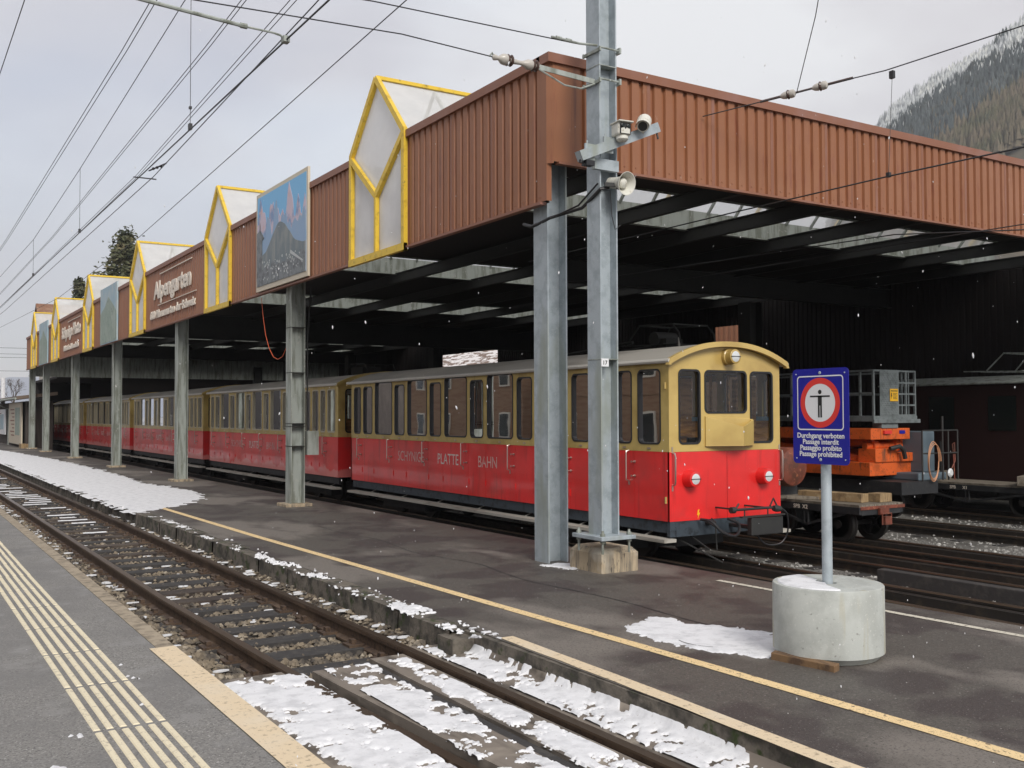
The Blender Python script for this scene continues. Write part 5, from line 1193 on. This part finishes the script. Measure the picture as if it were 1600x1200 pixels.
# ================================================================ BACKGROUND
# low building beyond the shed, with posters
t = thing('station_outbuilding', 'low dark timber outbuilding with posters beyond the far end of the shed', 'outbuilding', (6.0, 56, 0))
b = MB(); b.box(.1, -.6, -.3, 1.3, 16, 2.35); b.build('wall', m_dkwood, t)
b = MB(); b.add([(-.45, -1.4, 2.42), (-.45, 17, 2.42), (1.4, 17, 2.65), (1.4, -1.4, 2.65), (-.45, -1.4, 2.58), (-.45, 17, 2.58), (1.4, 17, 2.81), (1.4, -1.4, 2.81)], [(3, 2, 1, 0), (4, 5, 6, 7), (0, 1, 5, 4), (1, 2, 6, 5), (2, 3, 7, 6), (3, 0, 4, 7)]); b.build('roof', m_tarp, t)
b = MB(); b.tube([(-.5, -1.4, 2.46), (-.5, 17, 2.46)], .06, 8); b.tube([(-.48, 7.2, 2.45), (-.4, 7.2, 2.2), (.02, 7.1, 2.0), (.02, 7.1, 0)], .045, 8); b.build('gutter', m_galv_w, t)
def poster(x, y0, y1, z0, z1, label, im):
    p = thing('poster_board', label, 'poster', (x, y0, z0), 0, 'posters on the outbuilding'); w, h = y1 - y0, z1 - z0
    MB().box(0, 0, 0, .06, w, h).build('board', m_pcream if im else m_white, p)
    b = MB(); b.box(-.01, .12 * w, .22 * h, 0, .46 * w, .88 * h) if im else b.box(-.01, .2 * w, .2 * h, 0, .9 * w, .8 * h); b.build('printed_picture', m_pgreen if im else m_ppale, p)
    b = MB()
    for k in range(8): b.box(-.008, .54 * w, (.82 - k * .09) * h, 0, (.86 - .08 * (k % 3)) * w, (.82 - k * .09 + .03) * h)
    b.build('printed_lines', m_brown_cap, p)
poster(5.93, 56.1, 62.0, .15, 2.3, 'cream poster board with picture and text lines on the outbuilding', True)
poster(5.93, 64.0, 68.0, .55, 2.0, 'white poster at the far left edge of the picture', False)
b = MB(); b.box(5.85, 55.2, 0, 6.3, 56.2, .22); tag(b.build('timber_step', m_timber), 'pale timber step at the foot of the outbuilding', 'step')
# leaf based trees
def tree(x, y, z0, h, r, label, seed, n=2600, conifer=True, ls=.3):
    random.seed(seed); t = thing('tree', label, 'tree', (x, y, z0), 0, 'trees behind the shed')
    b = MB(); b.tube([(0, 0, 0), (.1, .05, h * .5), (0, 0, h * .97)], h * .022, 8, h * .003); 
    for i in range(26):
        a = random.uniform(0, 6.28); zz = h * random.uniform(.25, .9); rr = r * (1.1 - zz / h) * .9; b.tube([(0, 0, zz), (rr * math.cos(a), rr * math.sin(a), zz + rr * random.uniform(-.1, .3))], h * .006, 5, .01)
    b.build('trunk', m_bark, t)
    b = MB(); nb = 90; br = []
    for i in range(nb):
        zz = h * (.2 + .8 * (i / nb)); a = i * 2.4 + random.uniform(-.4, .4); rr = r * (1 - (i / nb) ** 1.5) * random.uniform(.55, 1.15) + .15; br.append((a, zz, rr))
    for i in range(n):
        a, zz, rr = random.choice(br); s_ = random.random() ** .6; q = rr * s_
        p = Vector((q * math.cos(a), q * math.sin(a), zz + q * .15)) + Vector([random.gauss(0, .13 + .1 * s_) * (1.4 if not conifer else 1) * r / 3 for _ in range(3)])
        u = Vector((random.gauss(0, 1), random.gauss(0, 1), random.gauss(0, .5))).normalized() * ls * random.uniform(.5, 1.2); v = u.cross(Vector([random.gauss(0, 1) for _ in range(3)])).normalized() * ls * .4
        b.face([p - u - v * .3, p - v, p + u, p + v])
    b.build('crown', m_needle, t)
tree(17.4, 90, -.5, 17.6, 4.6, 'tall dark bushy evergreen rising behind the shed roof', 3, 11000, ls=.25)
tree(13.9, 91, -.5, 13.6, 2.0, 'smaller evergreen left of the tall one behind the shed', 4, 5000, ls=.22)
tree(16.2, 95, -.5, 13.9, 2.4, 'low evergreen between the two others behind the shed', 5, 4500, ls=.22)
random.seed(11)
t = thing('bare_tree', 'bare leafless tree beyond the outbuilding roof', 'tree', (8.0, 80, 0)); b = MB()
def branch(p, d, l, r, k):
    q = p + d * l; b.tube([p, q], r, 5, r * .65)
    if k:
        for _ in range(3): branch(q, (d + Vector([random.uniform(-.6, .6) for _ in range(3)])).normalized(), l * .68, r * .6, k - 1)
branch(Vector((0, 0, 0)), Vector((0, 0, 1)), 1.55, .06, 5); b.build('trunk', m_bark, t)
b = MB(); b.tube([(6.35, 70, 0), (6.35, 70, 4.0)], .13, 8); tag(b.build('white_post', m_snow), 'white snow plastered post behind the outbuilding roof', 'post')
# houses
def house(x, y, z, w, l, hw, hr, label, wallm, roofm, rz=0, wins=3, ridge_y=True, chalet=False):
    t = thing('house', label, 'house', (x, y, z), rz); b = MB(); b.box(-w / 2, -l / 2, 0, w / 2, l / 2, hw)
    b.prism([(-w / 2, hw), (w / 2, hw), (0, hr - .1)], lambda u, v, q: (u, q, v), -l / 2, l / 2); b.build('wall', wallm, t)
    b = MB(); o = .7; s_ = (hr - hw) / (w / 2)
    for k in (-1, 1): b.prism([(0, hr), (k * (w / 2 + o), hw - o * s_), (k * (w / 2 + o), hw - o * s_ + .15), (0, hr + .17)], lambda u, v, q: (u, q, v), -l / 2 - o, l / 2 + o)
    b.build('roof', roofm, t)
    if chalet: b = MB(); b.box(-w / 2 - .04, -l / 2 - .04, hw * .5, w / 2 + .04, l / 2 + .04, hw * .97); b.prism([(-w / 2, hw), (w / 2, hw), (0, hr - .12)], lambda u, v, q: (u, q, v), -l / 2 - .04, l / 2 + .04); b.build('upper_wall', m_chalet, t)
    for fl in range(2):
        for k in range(wins):
            yy = -l / 2 + (k + .5) * l / wins; zz = .9 + fl * 2.7
            for s_ in (-1, 1):
                b = MB(); b.box(s_ * w / 2, yy - .5, zz, s_ * (w / 2 + .08), yy + .5, zz + 1.3); f = b.build('window', m_intw, t); b = MB(); b.box(s_ * (w / 2 + .08), yy - .42, zz + .08, s_ * (w / 2 + .09), yy + .42, zz + 1.22); b.build('pane', m_dkgrn, f)
    return t
house(12.6, 79, -.5, 7, 5.4, 7.0, 10.0, 'brown tiled house roof peeping over the far end of the shed', m_render, m_tile, rz=R(90), wins=2)
m_snowtile = M('snowy_tiles', (.2, .14, .11), .85, n=[(1.0, 3, (.75, .72, .7), .46, .53, (1.6, .9, 6))])
house(41, 62, -.5, 14, 34, 4.2, 9.0, 'house with snow streaked tiled roof seen through the gap in the back wall', m_render, m_snowtile, wins=5)
b = MB(); corr(b, 28, 46, -.5, 6, lambda u, d, z: (30 + d, u, z), .3); o = b.build('neighbouring_shed', m_brown); tag(o, 'brown corrugated wall of the next shed seen above the driving coach roof', 'shed')
b = MB(); b.box(30, 38, 4.2, 30.4, 46, 6)
# far wall behind the yard at the right is closed by the shed; houses across the near platform (mirrored in the coach windows)
house(-13, 6, -.5, 8, 9, 5.6, 8.6, 'white and brown chalet across the near platform, right one', m_render, m_snowtile, 0, 3, chalet=True)
house(-15, 19, -.5, 8, 10, 5.6, 8.8, 'white and brown chalet across the near platform, middle one', m_render, m_snowtile, 0, 3, chalet=True)
house(-14, 33, -.5, 8, 11, 5.8, 9, 'wooden chalet across the near platform, left one', m_chalet, m_snowtile, 0, 4, chalet=True)
house(-16, 50, -.5, 9, 13, 6.5, 10, 'long wooden chalet farther along the near platform', m_chalet, m_tile, 0, 4)
house(-19, 100, -.5, 10, 62, 7.5, 11, 'long dark unseen block added to darken the far coach window reflections', m_dkwood, m_tile, 0, 12)  # added out of view so the far coach windows mirror something dark
# faint crossing wires and lamp mast far left
for i, z in enumerate((7.3, 6.7, 6.35, 5.0)):
    wire([(-30, 110, z + 1.2), (20, 112, z + 1.2)], ('highest', 'second', 'third', 'lowest')[i] + ' of the faint wires crossing the sky at the far left', .018, grp='faint crossing wires far left', sag=.15)
b = MB(); b.tube([(3.2, 75, 0), (3.2, 75, 4.0), (3.0, 75, 4.3), (2.6, 75, 4.35)], .05, 6); tag(b.build('lamp_post', m_steel_dk), 'thin curved lamp post beyond the tracks at the far left', 'lamp post')
b = MB(); b.box(1.1, 37.95, 5.4, 1.62, 38, 5.78); q = tag(b.build('platform_number_sign', m_galv_w), 'grey hanging sign cut by the left edge of the picture', 'sign'); b = MB(); b.box(1.2, 37.93, 5.48, 1.52, 37.95, 5.7); b.build('plate', m_white, q)
b = MB(); b.tube([(1.35, 37.98, 5.78), (1.35, 37.98, 7.0)], .012, 5); b.build('hanger', m_wire, q)

# mountain on the right with its forest, low hills elsewhere
def mh(x, y):
    # slope rising to the right; (x,y) world metres
    a = math.degrees(math.atan2(x, y)); d = math.hypot(x, y)
    base = interp([(46, 20), (49, 100), (51.2, 152), (52.5, 173), (59, 226), (66, 285), (90, 345)], a); k = base / 330
    rad = max(0, min(1, (d - 320) / 330)); rise = rad ** .9
    return base * rise * (1 + .06 * noise.noise(Vector((x / 90, y / 90, 0)))) + 10 * noise.noise(Vector((x / 60, y / 60, 5))) * rise * k
m_hill = M('hillside', (.06, .055, .04), .9, n=[(.02, 4, (.13, .1, .06), .45, .6)])
b = MB(); NA, ND = 60, 30; idx = {}
for i in range(NA + 1):
    for j in range(ND + 1):
        a = R(46 + 44 * i / NA); d = 300 + 420 * j / ND; x, y = d * math.sin(a), d * math.cos(a); idx[i, j] = len(b.v); b.v.append((x, y, mh(x, y) - 2))
for i in range(NA):
    for j in range(ND): b.f.append((idx[i, j], idx[i + 1, j], idx[i + 1, j + 1], idx[i, j + 1])); b.m.append(0)
struct(b.build('mountain', m_hill, smooth=True))
def forest(name, mat, label, cond, n, seed, hs):
    random.seed(seed); b = MB(); c = 0; tries = 0
    while c < n and tries < 80000:
        tries += 1
        a = R(random.uniform(49.5, 62.5)); d = random.uniform(470, 655); x, y = d * math.sin(a), d * math.cos(a); z = mh(x, y)
        e = z / max(1, d)
        if not cond(math.degrees(a), d, z, noise.noise(Vector((x / 45, y / 45, 3)))): continue
        h = random.uniform(*hs); r = h * random.uniform(.16, .26); c += 1; k = 5
        lean = random.uniform(-.03, .03)
        for (z0, z1, rr) in ((.12, .62, 1), (.42, 1, .68)):
            o_ = random.uniform(0, 6); ringp = [(x + r * rr * math.cos(o_ + 6.283 * q / k) * random.uniform(.7, 1.2), y + r * rr * math.sin(o_ + 6.283 * q / k) * random.uniform(.7, 1.2), z + h * z0 - 2) for q in range(k)]
            top = (x + lean * h, y, z + h * z1 - 2)
            b.add(ringp + [top], [(q, (q + 1) % k, k) for q in range(k)])
    return stuff(b.build(name, mat), label, 'forest')
m_fsnow = M('frosted_trees', (.5, .52, .52), .9, n=[(.05, 4, (.62, .63, .6), .5, .6), (.12, 4, (.2, .22, .23), .5, .66)])
m_fdark = M('dark_conifers', (.05, .066, .068), .9, n=[(.03, 4, (.1, .12, .12), .48, .62), (.15, 3, (.03, .04, .035), .55, .65)])
m_fbrown = M('brown_winter_trees', (.13, .105, .068), .9, n=[(.03, 4, (.09, .085, .045), .48, .6), (.15, 3, (.04, .05, .03), .58, .68)])
forest('forest', m_fsnow, 'frosted snowy forest on the upper mountain slope', lambda a, d, z, q: d > 586 + q * 60, 4200, 1, (6, 12))
forest('forest', m_fdark, 'dark conifer forest across the middle of the mountain slope', lambda a, d, z, q: 535 + q * 40 < d < 612 + q * 60, 3200, 2, (8, 14))
forest('forest', m_fbrown, 'brown winter woodland low on the mountain slope', lambda a, d, z, q: d < 556 + q * 50 and (a > 54 or q > .1), 3000, 3, (7, 12))
m_farhill = M('far_hills', (.27, .3, .36), .95)
b = MB(); NA = 60; vs = []
for i in range(NA + 1):
    a = R(-40 + 88 * i / NA); h = 95 + 45 * noise.noise(Vector((i * .12, 3, 3))) - 50 * max(0, (i - 12)) / 48
    for d, z in ((1500, -5), (1800, h * .7), (2100, h)): vs.append((d * math.sin(a), d * math.cos(a), z + 20 * noise.noise(Vector((i * .4, d, 0)))))
b.v = vs
for i in range(NA):
    for j in range(2): b.f.append((i * 3 + j, i * 3 + 3 + j, i * 3 + 4 + j, i * 3 + 1 + j)); b.m.append(0)
struct(b.build('hills', m_farhill, smooth=True))

# falling snow
random.seed(21); b = MB()
for _ in range(420):
    d = random.uniform(3, 14); a = R(random.uniform(-2, 66)); x, y = d * math.sin(a), d * math.cos(a); z = random.uniform(.1, 1.6 + d * .45)
    s_ = random.uniform(.0016, .0034); l = s_ * random.uniform(1.2, 2.6); v = Vector((random.uniform(-.4, .4), random.uniform(-.3, .3), -1)).normalized()
    b.lathe([(s_ * .4, -l), (s_, 0), (s_ * .4, l)], (x, y, z), v, 5)
stuff(b.build('falling_snow', m_snow), 'sparse small snowflakes drifting in the air', 'snowfall')

# ---------------------------------------------------------------- air between here and the mountain
hz = MB(); hz.box(-1480, -590, -1.62, 2450, 2950, 420); hz = hz.build('haze', m_white); hz['kind'] = 'stuff'
hm = bpy.data.materials.new('haze_air'); hm.use_nodes = True; t = hm.node_tree; t.nodes.clear()
o = t.nodes.new('ShaderNodeOutputMaterial'); v = t.nodes.new('ShaderNodeVolumePrincipled'); v.inputs['Color'].default_value = (.93, .95, 1, 1); v.inputs['Density'].default_value = .00032
t.links.new(v.outputs[0], o.inputs['Volume']); hz.data.materials.clear(); hz.data.materials.append(hm)
